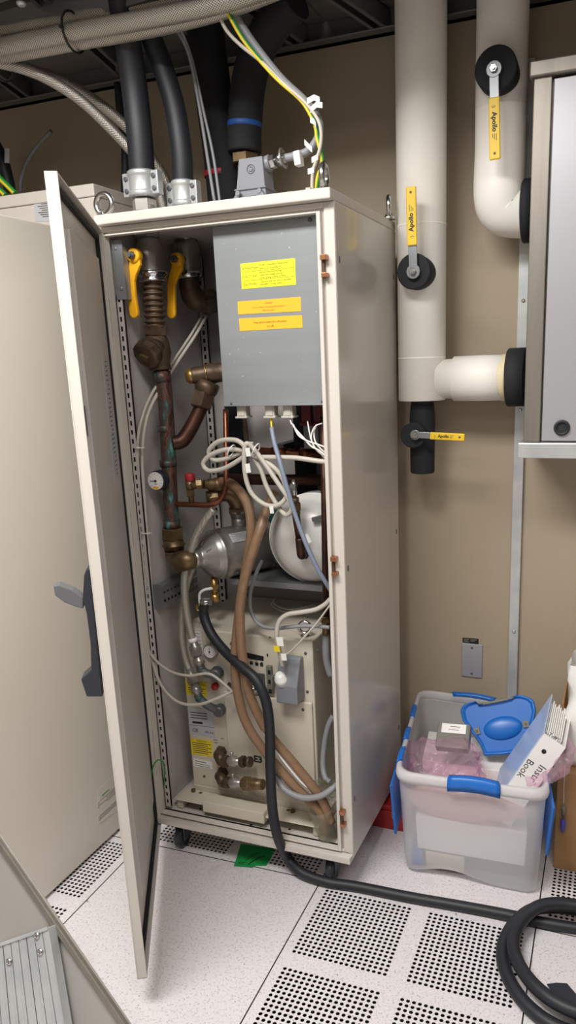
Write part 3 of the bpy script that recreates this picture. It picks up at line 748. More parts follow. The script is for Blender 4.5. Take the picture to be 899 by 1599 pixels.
# copper return pipes at the back
cr = thing('copper_pipe', (.4, .38, 1.2), 'horizontal tarnished copper return pipes running behind the cream cable coil', 'pipe')
yb = .34
build(MB().cyl(P(385, 704, yb), P(500, 710, yb), .013, None, 16).lathe(P(425, 706, yb), P(447, 707, yb)-P(425, 706, yb), [(0, .016), (.05, .016)], 16).lathe(P(470, 708, yb), P(483, 709, yb)-P(470, 708, yb), [(0, .0175), (.03, .0175)], 16), 'upper_pipe', 'copper', cr)
build(MB().cyl(P(345, 748, yb), P(505, 750, yb), .017, None, 16).tube(PY((500, 710, yb), (506, 712, yb), (508, 720, yb), (508, 740, yb), (507, 750, yb)), .012, 12, 4), 'lower_pipe', 'copper_dark', cr)
build(MB().box(.30, .33, .35, .49, 1.20, 1.235).box(.50, .53, .35, .49, 1.20, 1.235), 'pipe_bracket', 'galv_dark', cr)
vp = thing('copper_pipe', (.59, .12, .9), 'upright brown copper pipe just inside the right-hand door frame', 'pipe')
build(MB().cyl(P(505, 650, .12), P(509, 965, .12), .0095, None, 16), 'tube', 'copper_dark', vp)
build(MB().hexa(P(509, 962, .12), P(509, 975, .12), .014).cyl(P(509, 972, .12), P(509, 992, .12), .011, None, 14).bar(P(503, 972, .11), P(514, 968, .11), .012, .01), 'pipe_fitting', 'brass', vp)
vf = MB().tube(PY((509, 990, .12), (509, 1015, .12), (511, 1035, .125), (517, 1055, .13)), .011, 12, 6)
build(vf, 'flexible_tail', 'cable_grey', vp)

# ================================================================== stainless pump with teal motor
pu = thing('pump', (F0.x+.08, F0.y+.12, .872), 'polished stainless steel centrifugal pump lying on the shelf, teal motor behind', 'pump')
pb = MB().lathe(F0, PE, [(-.052, .026), (-.03, .0255), (-.028, .028), (-.024, .0255), (-.02, .028), (-.016, .0255), (-.012, .03), (-.004, .034), (.018, .062), (.026, .067), (.034, .070), (.037, .0745), (.043, .0745), (.046, .071), (.058, .076), (.2, .076), (.214, .072), (.216, .078), (.226, .078), (.228, .06)], 44)
pbody = build(pb, 'pump_body', 'pump_steel', pu)
a_, b1_, c1_ = MB().frame(PE); rb = MB()
for k in range(6):
    t = k*pi/3+.4; e = b1_*math.cos(t)+c1_*math.sin(t); rb.bar(F0+PE*-.002+e*.034, F0+PE*.024+e*.062, .006, .005, up=PE.cross(e))
each(rb, 'end_rib', 'pump_steel', pbody)
mo = MB().lathe(F0+PE*.228, PE, [(0, .05), (.02, .062)]+[(.02+.004*k, .062+(.006 if k % 2 else 0)) for k in range(1, 24)]+[(.118, .058), (.125, .03)], 36)
mt_ = build(mo, 'motor', 'teal', pu)
build(MB().obox(F0+PE*.29+V((0, 0, .078)), PE, V((-.866, .5, 0)), V((0, 0, 1)), .075, .06, .04), 'terminal_box', 'teal', mt_, bev=.004)
o1 = F0+PE*.13
ou = MB().cyl(o1+V((0, 0, .06)), o1+V((0, 0, .105)), .022).lathe(o1+V((0, 0, .100)), (0, 0, 1), [(0, .024), (.012, .024), (.013, .028), (.02, .028), (.022, .024)], 24)
build(ou, 'outlet_port', 'pump_steel', pbody)
oe = MB().tube([o1+V((0, 0, .118)), o1+V((0, 0, .135)), o1+V((-.012, -.012, .168)), o1+V((-.045, -.03, .18)), o1+V((-.07, -.045, .182))], .024, 20, 6).hexa(o1+V((0, 0, .112)), o1+V((0, 0, .130)), .031)
build(oe, 'outlet_elbow', 'brass', pu)
nm = []
for t, h in ((.2, .065), (.2, .125), (-.2, .125), (-.2, .065)):
    v0 = V((.62, -.36, .70)).normalized(); w0 = PE.cross(v0).normalized(); e = v0*math.cos(t)+w0*math.sin(t); nm.append(F0+PE*h+e*.0782)
sticker('name_plate', nm[1], nm[0], nm[3], nm[2], 'label_grey', pbody, rules=[(.1, .85-.12*k, .9-.2*(k % 2), .85-.12*k, .04) for k in range(7)], ink='ink_soft')
build(MB().box(F0.x-.01, F0.x+.10, F0.y+.03, F0.y+.045, .872, .878).box(F0.x-.0, F0.x+.012, F0.y+.02, F0.y+.05, .872, .90).box(F0.x+.08, F0.x+.092, F0.y+.14, F0.y+.17, .872, .90).box(F0.x+.07, F0.x+.16, F0.y+.15, F0.y+.165, .872, .878), 'mounting_foot', 'galv_dark', pu)
dc = F0+PE*.03+V((.0, -.0, -.07))
dv = MB().cyl(dc, dc+V((0, 0, -.055)), .009, None, 14).hexa(dc+V((0, 0, -.02)), dc+V((0, 0, -.034)), .014).cyl(dc+V((0, 0, -.05)), dc+V((0, 0, -.075)), .013, None, 16)
dv_ = build(dv, 'drain_cock', 'brass_bright', pu)
build(MB().tube([dc+V((0, -.008, -.03)), dc+V((-.02, -.025, -.032)), dc+V((-.034, -.03, -.045)), dc+V((-.036, -.03, -.075))], .0045, 8, 5), 'drain_lever', 'white_plastic', dv_)
build(MB().ring(dc+V((-.036, -.034, -.088)), (0, -1, 0), .010, .0045, 20, 8), 'lever_ring', 'brass_bright', dv_)

# ================================================================== expansion tank
tk = thing('expansion_tank', (.462, .24, .875), 'round white expansion tank with a small copper elbow on its front', 'tank')
TA = V((.18, -1, -.04)).normalized(); TC = V((.468, .24, .978)); RT = .128
tb_ = MB().lathe(TC, TA, [(-.17, .02), (-.165, .05), (-.14, .09), (-.10, .118), (-.06, RT), (.0, RT), (.002, RT+.004), (.010, RT+.004), (.012, RT-.001), (.035, .118), (.06, .100), (.078, .07), (.088, .035), (.090, .012)], 48)
t1 = build(tb_, 'shell', 'tank', tk)
build(MB().ring(TC+TA*.006, TA, RT+.005, .0035, 60, 8), 'seam_band', 'white_plastic', tk)
tf = TC+TA*.085+V((-.012, 0, -.012))
tp = MB().hexa(tf, tf+TA*.03, .019).tube([tf+TA*.028, tf+TA*.045, tf+TA*.052+V((0, 0, .016)), tf+TA*.052+V((-.002, 0, .05))], .0125, 14, 5).cyl(tf+TA*.052+V((-.002, 0, .045)), tf+TA*.052+V((-.012, 0, .13)), .0105, None, 14)
build(tp, 'copper_elbow', 'copper_dark', tk)
tt = tf+TA*.052+V((-.012, 0, .125))
build(MB().hexa(tt, tt+V((0, 0, .022)), .017).cyl(tt+V((0, 0, .02)), tt+V((0, 0, .035)), .012, None, 14).hexa(tt+V((0, 0, -.01)), tt+V((0, 0, -.002)), .015), 'tank_union', 'brass', tk)
build(MB().cyl(tt+V((0, 0, .03)), tt+V((0, 0, .085)), .007, None, 12).box(tt.x-.008, tt.x+.008, tt.y-.008, tt.y+.008, tt.z+.062, tt.z+.074), 'air_vent', 'chrome', tk)
build(MB().obox(tf+TA*.06+V((.02, 0, .05)), V((1, 0, .5)), V((0, 1, 0)), V((-.5, 0, 1)), .022, .001, .026), 'paper_tag', 'paper', tk)
build(MB().bar(TC+V((.03, -.09, .075)), TC+V((.09, -.07, .09)), .012, .01).cyl(TC+V((.07, -.07, .088)), TC+V((.11, -.06, .09)), .009, None, 12), 'fill_valve', 'galv_dark', tk)

# ================================================================== chiller in the bottom
ch = thing('chiller', (.28, .30, .118), 'cream recirculating chiller with grey power plug, display and gauge filling the cabinet bottom', 'chiller')
YC = .13; cx0, cx1, cz0, cz1 = .058, .492, .165, .705
build(MB().box(cx0, cx1, YC, .47, cz0, cz1), 'housing', 'cream', ch, bev=.004)
# base tray with front flange
fp = [Z(283, 1232, .152), Z(322, 1247, .150), Z(323, 1240, .158), Z(414, 1262, .158), Z(412, 1268, .150), Z(487, 1285, .150)]
tr = MB().box(.03, .515, .062, .47, .150, .154).box(.03, .05, .07, .46, .118, .150).box(.495, .515, .07, .46, .118, .15).box(cx0, cx1, YC-.002, YC+.01, .154, .172)
tr.box(.135, .345, .052, .10, .135, .172)
build(tr, 'base_tray', 'cream', ch, bev=.003)
tsb = MB()
for px, py in ((302, 1236), (457, 1268)): tsb.hexa(Z(px, py, .154), Z(px, py, .154)+V((0, 0, .008)), .008)
for px, py in ((313, 1238), (450, 1265)): tsb.lathe(Z(px, py, .1542), (0, 0, 1), [(0, .006), (.0004, .006)], 10)
each(tsb, 'tray_bolt', 'brass', ch)
lp0, lp1 = P(357, 1088, YC), P(493, 1240, YC)
build(MB().prism([V((.175, YC, .64)), V((.478, YC, .64)), V((.492, YC, .62)), V((.492, YC, .26)), V((.175, YC, .235))], V((0, -.008, 0))) if False else
      MB().box(P(356, 1150, YC).x, cx1-.006, YC-.009, YC, .215, P(440, 1092, YC-.009).z), 'access_panel', 'cream', ch, bev=.004, seg=3)
scw = MB()
for px, py, yy in ((361, 1005, 0), (477, 1020, 0), (480, 1080, 0), (473, 1108, .009), (358, 1090, 0), (319, 1212, 0), (496, 1015, 0)): screw(scw, P(px, py, YC-yy), (0, -1, 0), .0045, .003)
screw(scw, Z(421, 995, cz1), (0, 0, 1), .004, .001)
each(scw, 'screw', 'galv_dark', ch)
yf = YC-.0005
build(MB().quadslab(P(381, 1027, yf), P(411.5, 1032, yf), P(411.5, 1025, yf), P(381, 1018, yf), .001), 'display', 'ink', ch)
bt2 = MB()
for px, py in ((384.5, 1034), (392.5, 1035), (401, 1036.5), (408.5, 1037.5)):
    p = P(px, py, yf); bt2.box(p.x-.0048, p.x+.0048, yf-.002, yf, p.z-.0048, p.z+.0048)
each(bt2, 'button', 'black_plastic', ch)
ct = MB()
for k in range(4): ct.box(P(384+8*k, 1030, yf).x-.003, P(384+8*k, 1030, yf).x+.003, yf-.0003, yf, P(390, 1028.5+1.2*k, yf).z-.0008, P(390, 1028.5+1.2*k, yf).z+.0008)
p = P(417.5, 1023, yf); ct.prism([p+V((0, -.0004, .006)), p+V((-.003, -.0004, 0)), p+V((0, -.0004, -.006)), p+V((.003, -.0004, 0))], V((0, .0003, 0)))
words(ct, 'E3', P(396, 1189, YC-.0095), (1, 0, 0), (0, 0, 1), .030, bold=.0012)
for k, (px, py) in enumerate(((333, 1155), (334, 1159), (345, 1153), (300, 985))): ct.box(P(px, py, yf).x, P(px, py, yf).x+.016-.003*k, yf-.0003, yf, P(px, py, yf).z-.0008, P(px, py, yf).z+.0008)
build(ct, 'printed_text', 'ink', ch)
# connector block beside the plug
cb = P(424, 1062, YC); con = MB().box(cb.x-.011, cb.x+.006, YC-.012, YC, cb.z-.042, cb.z+.048).box(cb.x+.006, cb.x+.012, YC-.02, YC, cb.z-.02, cb.z+.02)
build(con, 'socket_block', 'clip_grey', ch, bev=.001)
con2 = MB()
for dz in (.03, .0, -.03): con2.box(cb.x-.005, cb.x+.004, YC-.0135, YC-.012, cb.z+dz-.006, cb.z+dz+.006)
each(con2, 'socket_opening', 'dark', ch)
knb = P(400, 1072, YC); kk = MB().lathe(knb, (0, -1, 0), [(0, .022), (.012, .022), (.014, .012), (.03, .012), (.034, .009)], 24); build(kk, 'selector_knob', 'chrome', ch)
build(MB().box(P(383, 1060, YC).x, P(414, 1060, YC).x, YC-.006, YC, P(400, 1084, YC).z, P(400, 1050, YC).z), 'switch_plate', 'galv_dark', ch, bev=.002)
# power plug hood
h0 = P(437, 1062, YC); h1_ = P(475, 1085, YC); zt = P(465, 1023, YC).z; zb_ = P(455, 1087, YC).z
xl, xr = P(436, 1075, YC-.03).x, P(475, 1055, YC).x
hd = MB().prism([V((xl, YC, zb_)), V((xl, YC-.055, zb_)), V((xl, YC-.055, zb_+.055)), V((xl, YC-.022, zt)), V((xl, YC, zt))], V((xr-xl, 0, 0)))
hd_ = build(hd, 'power_plug', 'grey_plastic', ch, bev=.004)
pg = MB().lathe(V(((xl+.016), YC-.040, zb_+.056)), V((-.12, -.35, 1)), [(0, .019), (.02, .019), (.022, .016), (.03, .016), (.032, .013), (.038, .009)], 20)
build(pg, 'plug_gland', 'white_plastic', hd_)
# gauge, regulators
gc = P(330.5, 1015.5, YC)
g2 = build(MB().lathe(gc, (0, -1, 0), [(0, .0235), (.010, .0235), (.013, .021), (.013, .019)], 32), 'pressure_gauge', 'pump_steel', ch)
dial(g2, gc+V((0, -.0132, 0)), (0, -1, 0), .019, pi/2)
def knurl(px, py, r, ln, dx):
    p = P(px, py, YC); mb = MB(); pr = [(0, r*.7), (.006, r*.7), (.008, r)]+[(.008+ln*k/10, r*(1 if k % 2 else .93)) for k in range(11)]+[(.012+ln, r*.8)]
    mb.lathe(p, V((dx, -1, .0)), pr, 22); return build(mb, 'port_fitting', 'galv_dark', ch)
knurl(341, 1048, .020, .026, .15); knurl(347, 1105, .018, .024, .1)
rbp = P(338, 1070, YC); build(MB().lathe(rbp, (0, -1, 0), [(0, .010), (.012, .012), (.018, .009), (.019, .003)], 18), 'red_button', 'red', ch)
bl_ = MB().cyl(P(362, 1080, YC), P(362, 1080, YC-.01), .006, None, 10).cyl(P(358, 1068, YC), P(357, 1074, YC-.02), .006, None, 10); each(bl_, 'fastener', 'bronze', ch)
# lifting eye on top
ep = Z(472, 998, cz1)+V((0, .02, 0)); build(MB().lathe(ep, (0, 0, 1), [(0, .014), (.005, .014), (.01, .008)], 18).ring(ep+V((0, 0, .028)), (.2, -1, 0), .017, .0052, 28, 10), 'lifting_eye', 'chrome', ch)
# labels
def cl(pts): return [P(a, b, YC-.0003) for a, b in pts]
sticker('warning_label', *cl([(289.5, 1062), (323, 1066), (323, 1089), (291, 1084)]), 'yel_label', ch, [], rules=[(.08, .8, .9, .8, .03), (.08, .2, .9, .2, .03), (.1, .5, .9, .5, .06), (.1, .35, .8, .35, .06)], ink='ink_soft')
sticker('rating_plate', *cl([(293, 1104), (333, 1108), (336, 1152), (296, 1145)]), 'label_grey', ch, [('CE', .13, .08, .19, 'LEFT'), ('cRUus', .60, .08, .14, 'LEFT')], rules=[(.02, .34, .98, .33, .012), (.1, .62, .75, .62, .03), (.1, .72, .75, .72, .03), (.1, .82, .75, .82, .03), (.88, .4, .88, .9, .02), (.15, .45, .55, .45, .08)])
sticker('warning_label', *cl([(297, 1152), (331.5, 1157), (331.5, 1182), (299.5, 1177)]), 'yel_label', ch, [('WARNING', .5, .84, .14, 'CENTER')], rules=[(.08, .74-.12*k, .92-.15*(k % 2), .74-.12*k, .05) for k in range(6)], ink='ink_soft')
sticker('note_label', *cl([(302, 1184), (331, 1190), (332, 1201), (302, 1196)]), 'paper', ch, [], rules=[(.1, .75, .7, .75, .1), (.08, .45, .9, .45, .07), (.08, .2, .9, .2, .07)], ink='ink_soft')
sticker('spec_label', *cl([(304, 985), (313, 986), (318, 1022), (309, 1021)]), 'paper', ch, [], rules=[(.1, .9-.15*k, .9, .9-.15*k, .02) for k in range(5)], ink='ink_soft')
# drain valves at the bottom front
def drain(px, py, px2, py2, tail):
    a = P(px, py, YC); b = P(px-7, py+16, YC-.045); c = P(px2, py2, YC-.05); ax = (c-b).normalized()
    mb = MB().tube([a, a+V((0, -.025, -.0)), b+V((.004, .006, .010)), b+V((.014, .001, 0)), b+ax*.032], [.015, .0155, .0165, .016, .015], 16, 6).hexa(a+V((0, -.002, 0)), a+V((0, -.016, 0)), .019)
    mb.hexa(b+ax*.026, b+ax*.038, .018)
    e = build(mb, 'drain_elbow', 'bronze', ch)
    v = MB().lathe(b+ax*.036, ax, [(0, .012), (.006, .013), (.012, .017), (.03, .017), (.036, .013), (.05, .013)], 18).cyl(b+ax*.055, b+ax*.055+V((0, -.004, .026)), .005, None, 10).ball(b+ax*.055+V((0, -.004, .028)), .0065, seg=12, rings=6)
    build(v, 'drain_valve', 'pump_steel', e)
    build(tail(b, ax), 'drain_connector', 'bronze' if py < 1195 else 'brass', e)
drain(347, 1172, 372, 1189, lambda b, ax: MB().hexa(b+ax*.084, b+ax*.10, .018).lathe(b+ax*.1, ax, [(0, .013), (.01, .013), (.011, .016), (.02, .016)], 16))
drain(349, 1205, 376, 1223, lambda b, ax: MB().lathe(b+ax*.084, ax, [(0, .014), (.006, .018), (.05, .018), (.055, .016), (.075, .016)], 16).hexa(b+ax*.088, b+ax*.115, .021))

# ================================================================== right-hand pipework on the back wall
YV = .52
def pipe_handle(root, hub, direction, length, ywidth=.0245, flip=False, txt=True, yh=None, mark_from=0.0):
    """steel lever with a yellow sleeve; hub = point on the valve stem, direction in the wall plane"""
    d = V(direction).normalized(); s = V((d.z, 0, -d.x)); hub = V(hub); n = V((0, -1, 0))
    k0, k1 = length*.31, length
    st = MB().obox(hub+d*k0*.5, d, s, n, k0, ywidth*.85, .004)
    st.lathe(hub+n*-.002, n, [(0, ywidth*.70), (.005, ywidth*.70)], 12, False)
    st.lathe(hub+n*-.004, (0, 1, 0), [(0, .012), (.03, .012)], 14)
    lv = build(st, 'lever', 'galv', root, bev=.001, label='grey steel lever')
    build(MB().hexa(hub+n*.004, hub+n*.012, .0095).cyl(hub+n*.012, hub+n*.018, .005, None, 12), 'lever_nut', 'steel', lv)
    c = hub+d*(k0+k1)/2+n*.004
    hm = MB().obox(c, d, s, n, k1-k0, ywidth, .008)
    h = build(hm, 'yellow_sleeve', 'yellow_handle', lv, bev=.003, seg=3, label='yellow vinyl sleeve')
    build(MB().lathe(hub+d*(k1-.014)+n*.0079, n, [(0, .0035), (.0004, .0035)], 10).lathe(hub+d*(k1-.014)+n*.008, n, [(0, .002), (.0006, .002)], 10), 'hang_hole', 'ink_soft', lv)
    L = k1-k0; o = hub+d*(k0+L*.12)+n*.0082; tx = MB()
    ux = d; uy = ux.cross(n)*-1
    uy = n.cross(ux)
    kk = length/.165*.74
    words(tx, ':)', o-uy*.005*kk, ux, uy, .014*kk)
    words(tx, 'Apollo', o+ux*.018*kk-uy*.005*kk, ux, uy, .018*kk, bold=.0006*kk)
    for i in range(3):
        p = o+(ux*.071+uy*(.005-.005*i))*kk
        tx.obox(p+ux*(.009-.002*i)*kk, ux, uy, n, (.018-.004*i)*kk, .0016*kk, .0003)
    build(tx, 'printed_text', 'ink', lv)
    return lv
w1 = thing('insulated_pipe', (.712, YV, 1.35), 'white insulated upright pipe with a side branch and yellow-handled valves, nearer the cabinet', 'pipe')
px1, r1_ = .7125, .0695
build(MB().lathe((px1, YV, 1.35), (0, 0, 1), [(0, r1_-.003), (.002, r1_), (1.06, r1_), (1.078, r1_)], 40), 'pipe_jacket', 'pipe_white', w1)
jj = MB()
for z in (1.47, 1.83): jj.lathe((px1, YV, z), (0, 0, 1), [(0, r1_), (.0005, r1_+.0006), (.004, r1_+.0006), (.0045, r1_)], 40, True, False)
each(jj, 'jacket_lap', 'pipe_white', w1)
bz = 1.410
br1 = build(MB().lathe((px1+.05, YV, bz), (1, 0, 0), [(0, .056), (.045, .057), (.047, .0635), (.13, .0645), (.205, .0635)], 36), 'branch_jacket', 'pipe_white', w1)
rnd = random.Random(11); gs = MB(); n_ = 40; ring_ = []
for i in range(n_):
    t = 2*pi*i/n_; ring_.append((t, .012+.010*abs(math.sin(t*1.5))+rnd.random()*.004))
for i in range(n_):
    (t0, l0), (t1, l1) = ring_[i], ring_[(i+1) % n_]; xr_ = px1+.253; R = .0652
    def c_(t, l, R=R): return V((xr_-l, YV+R*math.cos(t), bz+R*math.sin(t)))
    gs.add([c_(t0, 0), c_(t1, 0), c_(t1, l1), c_(t0, l0)], [(0, 1, 2, 3)], True)
build(gs, 'glue_stain', 'stain', br1)
build(MB().lathe((px1+.25, YV, bz), (1, 0, 0), [(0, .078), (.004, .081), (.050, .081)], 36), 'pipe_collar', 'black_foam', w1)
# capped drain leg below
sx = .7135
build(MB().lathe((sx, YV, 1.133), (0, 0, 1), [(0, .034), (.004, .0365), (.10, .0375), (.16, .0385), (.2, .035), (.205, .034)], 28).lathe((sx, YV, 1.335), (0, 0, 1), [(0, .033), (.016, .033)], 28), 'drain_leg', 'black_foam', w1)
vc = P(646, 679, .47); vc.y = .47
build(MB().lathe((vc.x+.002, YV, vc.z), (0, -1, 0), [(0, .034), (.05, .036), (.068, .037), (.070, .034)], 28), 'valve_collar', 'black_foam', w1)
pipe_handle(w1, P(648, 679, .438), (1, 0, -.045), .146, .021)
vc2 = P(644, 424, .405)
build(MB().lathe((vc2.x+.003, YV-.02, vc2.z), (0, -1, 0), [(0, .045), (.07, .046), (.094, .047), (.097, .044)], 32), 'valve_collar', 'black_foam', w1)
hb2 = P(645, 424, .392); tip2 = P(642, 292, .392)
pipe_handle(w1, hb2, tip2-hb2, (tip2-hb2).length, .0275)

w2 = thing('insulated_pipe', (.927, YV, 1.79), 'white insulated pipe bending into the steel wall unit, its yellow handle hanging down', 'pipe')
px2, r2_ = .928, .0665
ep_ = [V((px2, YV, 2.428)), V((px2, YV, 2.2)), V((px2, YV, 2.0)), V((px2, YV, 1.90)), V((px2+.012, YV+.01, 1.862)), V((px2+.05, YV+.02, 1.85)), V((px2+.085, YV+.02, 1.848))]
build(MB().tube(ep_, [r2_, r2_, r2_, r2_+.002, r2_+.003, r2_+.002, r2_], 36, 8), 'pipe_jacket', 'pipe_white', w2)
build(MB().lathe((px2, YV, 2.098), (0, 0, 1), [(0, r2_), (.0005, r2_+.0006), (.004, r2_+.0006), (.0045, r2_)], 40, True, False), 'jacket_lap', 'pipe_white', w2)
build(MB().lathe((px2+.062, YV+.02, 1.848), (1, 0, 0), [(0, .078), (.003, .081), (.026, .081)], 36), 'pipe_collar', 'black_foam', w2)
vc3 = P(771, 107, .41)
build(MB().lathe((vc3.x+.004, YV-.02, vc3.z), (0, -1, 0), [(0, .050), (.06, .052), (.088, .0525), (.091, .049)], 32), 'valve_collar', 'black_foam', w2)
hb3 = P(771, 108, .396); tip3 = P(773, 250, .396)
pipe_handle(w2, hb3, tip3-hb3, (tip3-hb3).length, .0275)

# steel enclosure hung on the wall at the right
un = thing('steel_enclosure', (1.45, .52, 1.2), 'stainless framed wall enclosure with a pale satin front panel at the right edge', 'enclosure')
UY = .38; ux0 = 1.028
build(MB().box(ux0, 2.1, UY+.02, .656, 1.215, 2.115), 'housing', 'steel_brush', un, bev=.002)
each(MB().box(ux0, ux0+.043, UY, UY+.022, 1.243, 2.118).box(2.06, 2.1, UY, UY+.022, 1.243, 2.118), 'frame_stile', 'steel_brush', un, bev=.002)
build(MB().box(1.018, 2.11, UY-.012, .658, 2.117, 2.153), 'top_cap', 'steel_brush', un, bev=.004)
build(MB().box(1.0145, 2.11, UY-.006, .658, 1.2, 1.2415), 'bottom_flange', 'alu', un, bev=.003)
build(MB().box(ux0+.047, 2.055, UY+.004, UY+.016, 1.246, 2.112), 'front_panel', 'panel_steel', un, bev=.002)
gp_ = P(877, 668, UY+.004)
build(MB().lathe(gp_, (0, -1, 0), [(0, .012), (.003, .021), (.007, .020), (.007, .0135), (.002, .013)], 28), 'grommet', 'black_rubber', un)
build(MB().lathe(gp_+V((0, -.0002, 0)), (0, -1, 0), [(0, .0135), (.0006, .0135)], 20), 'grommet_hole', 'dark', un)
# flat aluminium strut on the wall
stt = thing('mounting_strut', (.985, .655, 0), 'flat upright aluminium strut running down the wall below the steel enclosure', 'strut')
build(MB().box(.968, .972, .646, .659, 0, 2.25).box(.994, .998, .646, .659, 0, 2.25).box(.968, .998, .644, .647, 0, 2.25), 'rail', 'alu', stt, bev=.001)
for py in (986, 640, 470):
    p = P(800 if py > 900 else 806, py, .644); screw_ = MB(); screw(screw_, V((.984, .644, p.z)), (0, -1, 0), .0055, .004); build(screw_, 'strut_screw', 'steel', stt)
# outlet cover plate and its dark label
ol = thing('outlet_plate', P(736, 1030, YW), 'blank stainless outlet cover plate on the beige wall above the plastic bin', 'outlet plate')
YO = YW-.001
c4 = [P(720, 1055, YO), P(751.5, 1058.5, YO), P(754, 1008, YO), P(721, 1002, YO)]
xa_, xb_, za_, zb2 = c4[3].x, c4[2].x-.001, (c4[0].z+c4[1].z)/2, (c4[2].z+c4[3].z)/2
build(MB().box(xa_, xb_, YW-.006, YW, za_, zb2), 'cover_plate', 'panel_steel', ol, bev=.0025, seg=3)
for z in (za_+.014, zb2-.014):
    s_ = MB(); screw(s_, V(((xa_+xb_)/2, YW-.006, z)), (0, -1, 0), .004, .0015); build(s_, 'plate_screw', 'galv_dark', ol)
dl = thing('circuit_label', P(736, 1000, YW), 'small black label stuck to the wall just above the outlet plate', 'label')
sticker('label_strip', P(722, 995.5, YW-.0004), P(747, 997.5, YW-.0004), P(747, 1008, YW-.0004), P(722, 1003, YW-.0004), 'ink', dl, [], rules=[(.08, .75, .4, .75, .14), (.5, .75, .9, .75, .14), (.08, .48, .35, .48, .14), (.5, .45, .8, .45, .14), (.08, .2, .4, .2, .14)], ink='clip_grey')

# ================================================================== above the cabinet: hoses, cables, connector
def hose(name, label, pts, r, m, cat='hose', group=None, seg=14, sub=8, wave=None, parts=()):
    o = build(MB().tube(pts, r, seg, sub, False, wave), name, m, origin=pts[0])
    return tag(o, label, cat, group)
def top_hose(pts, r, label, clamp, w):
    t = thing('rubber_hose', (pts[0].x, pts[0].y, H), label, 'hose')
    build(MB().tube(pts, r, 22, 8), 'hose_body', 'black_rubber', t)
    c = V(pts[0]); up = (V(pts[1])-c).normalized()
    cl_ = MB().lathe(c+V((0, 0, -.052)), (0, 0, 1), [(0, r*1.0), (.004, r*1.18), (.012, r*1.18), (.015, r*1.08), (.05, r*1.08), (.053, r*1.18), (.062, r*1.18), (.066, r*1.0)], 26)
    for s in (-1, 1):
        cl_.box(c.x+s*r*1.28-.012, c.x+s*r*1.28+.012, c.y-.013, c.y+.013, c.z-.048, c.z+.010)
    k = build(cl_, 'hose_clamp', 'alu', t, bev=.002)
    for s in (-1, 1):
        for z in (-.034, -.004):
            b = MB(); b.lathe((c.x+s*r*1.28, c.y-.013, c.z+z), (0, -1, 0), [(0, .0062), (.003, .0062), (.003, .003)], 12); build(b, 'clamp_bolt', 'galv_dark', k)
    build(MB().hexa((c.x, c.y, c.z-.088), (c.x, c.y, c.z-.056), r*.98, .3).cyl((c.x, c.y, 1.845), (c.x, c.y, c.z-.085), r*.62), 'hose_nut', 'pump_steel', t)
    return t
yh = .15
zc1 = P(222, 276, yh)
top_hose([zc1, P(218, 215, yh), P(210, 140, yh), P(200, 70, .13), P(192, 15, .10), V((P(188, -20, .085).x, .085, 2.429))], .0335, 'left black rubber hose in a silver clamp on top of the cabinet', 0, 0)
zc2 = P(286, 291, .20)
top_hose([zc2, P(283, 235, .2), P(272, 165, .2), P(252, 100, .19), P(232, 45, .17), V((P(216, 10, .15).x, .15, 2.429))], .0275, 'slimmer black rubber hose in a silver clamp, right of the thicker one', 0, 0)
def thick(pts, r, label, band, bm, lo):
    t = thing('insulated_hose', (pts[0].x, pts[0].y, H), label, 'hose')
    build(MB().tube(pts, r, 24, 8), 'foam_sleeve', 'black_foam', t)
    a, b = band; build(MB().lathe(a, b-a, [(0, r), (.001, r+.0012), ((b-a).length, r+.0012), ((b-a).length+.001, r)], 26, True, False), 'tape_band', bm, t)
    return t
yk = .40
tA = [V((P(353, 320, yk).x, yk, 1.852)), P(350, 285, yk), P(343, 220, yk), P(331, 130, yk), P(322, 60, yk), P(316, 5, yk), P(313, -30, yk)]
thick(tA, .052, 'thick black foam-lagged hose with a red tape band behind the slim white cables', (P(347.5, 277, yk), P(347, 269, yk)), 'red_tape', 0)
yk2 = .38
tB = [P(382, 238, yk2), P(382, 200, yk2), P(388, 130, yk2), P(404, 75, yk2), P(432, 30, .36), P(462, 0, .34)]
tb2 = thick(tB, .0475, 'thick black foam-lagged hose with a blue tape band behind the grey connector', (P(382, 200, yk2), P(382, 192, yk2)), 'blue_tape', 0)
build(MB().cyl((tB[0].x, yk2, 1.85), (tB[0].x, yk2, tB[0].z+.005), .024).hexa((tB[0].x, yk2, tB[0].z-.03), (tB[0].x, yk2, tB[0].z-.004), .040), 'brass_coupling', 'brass', tb2)
for k, (pts, r) in enumerate(((PY((338, 315, .27), (326, 260, .27), (310, 160, .26), (296, 90, .24), (281, 55, .22), (262, 30, .2)), .0045), (PY((345, 312, .28), (334, 250, .28), (318, 175, .27), (300, 95, .25), (284, 50, .22), (275, 30, .2)), .004))):
    hose('signal_cable', '%s slim white cable rising in front of the red-banded hose' % ('left' if k == 0 else 'right'), [V((pts[0].x, pts[0].y, 1.851))]+pts[1:], r, 'cable_grey', 'cable', 'pair of slim white cables on the cabinet top', 10, 6)
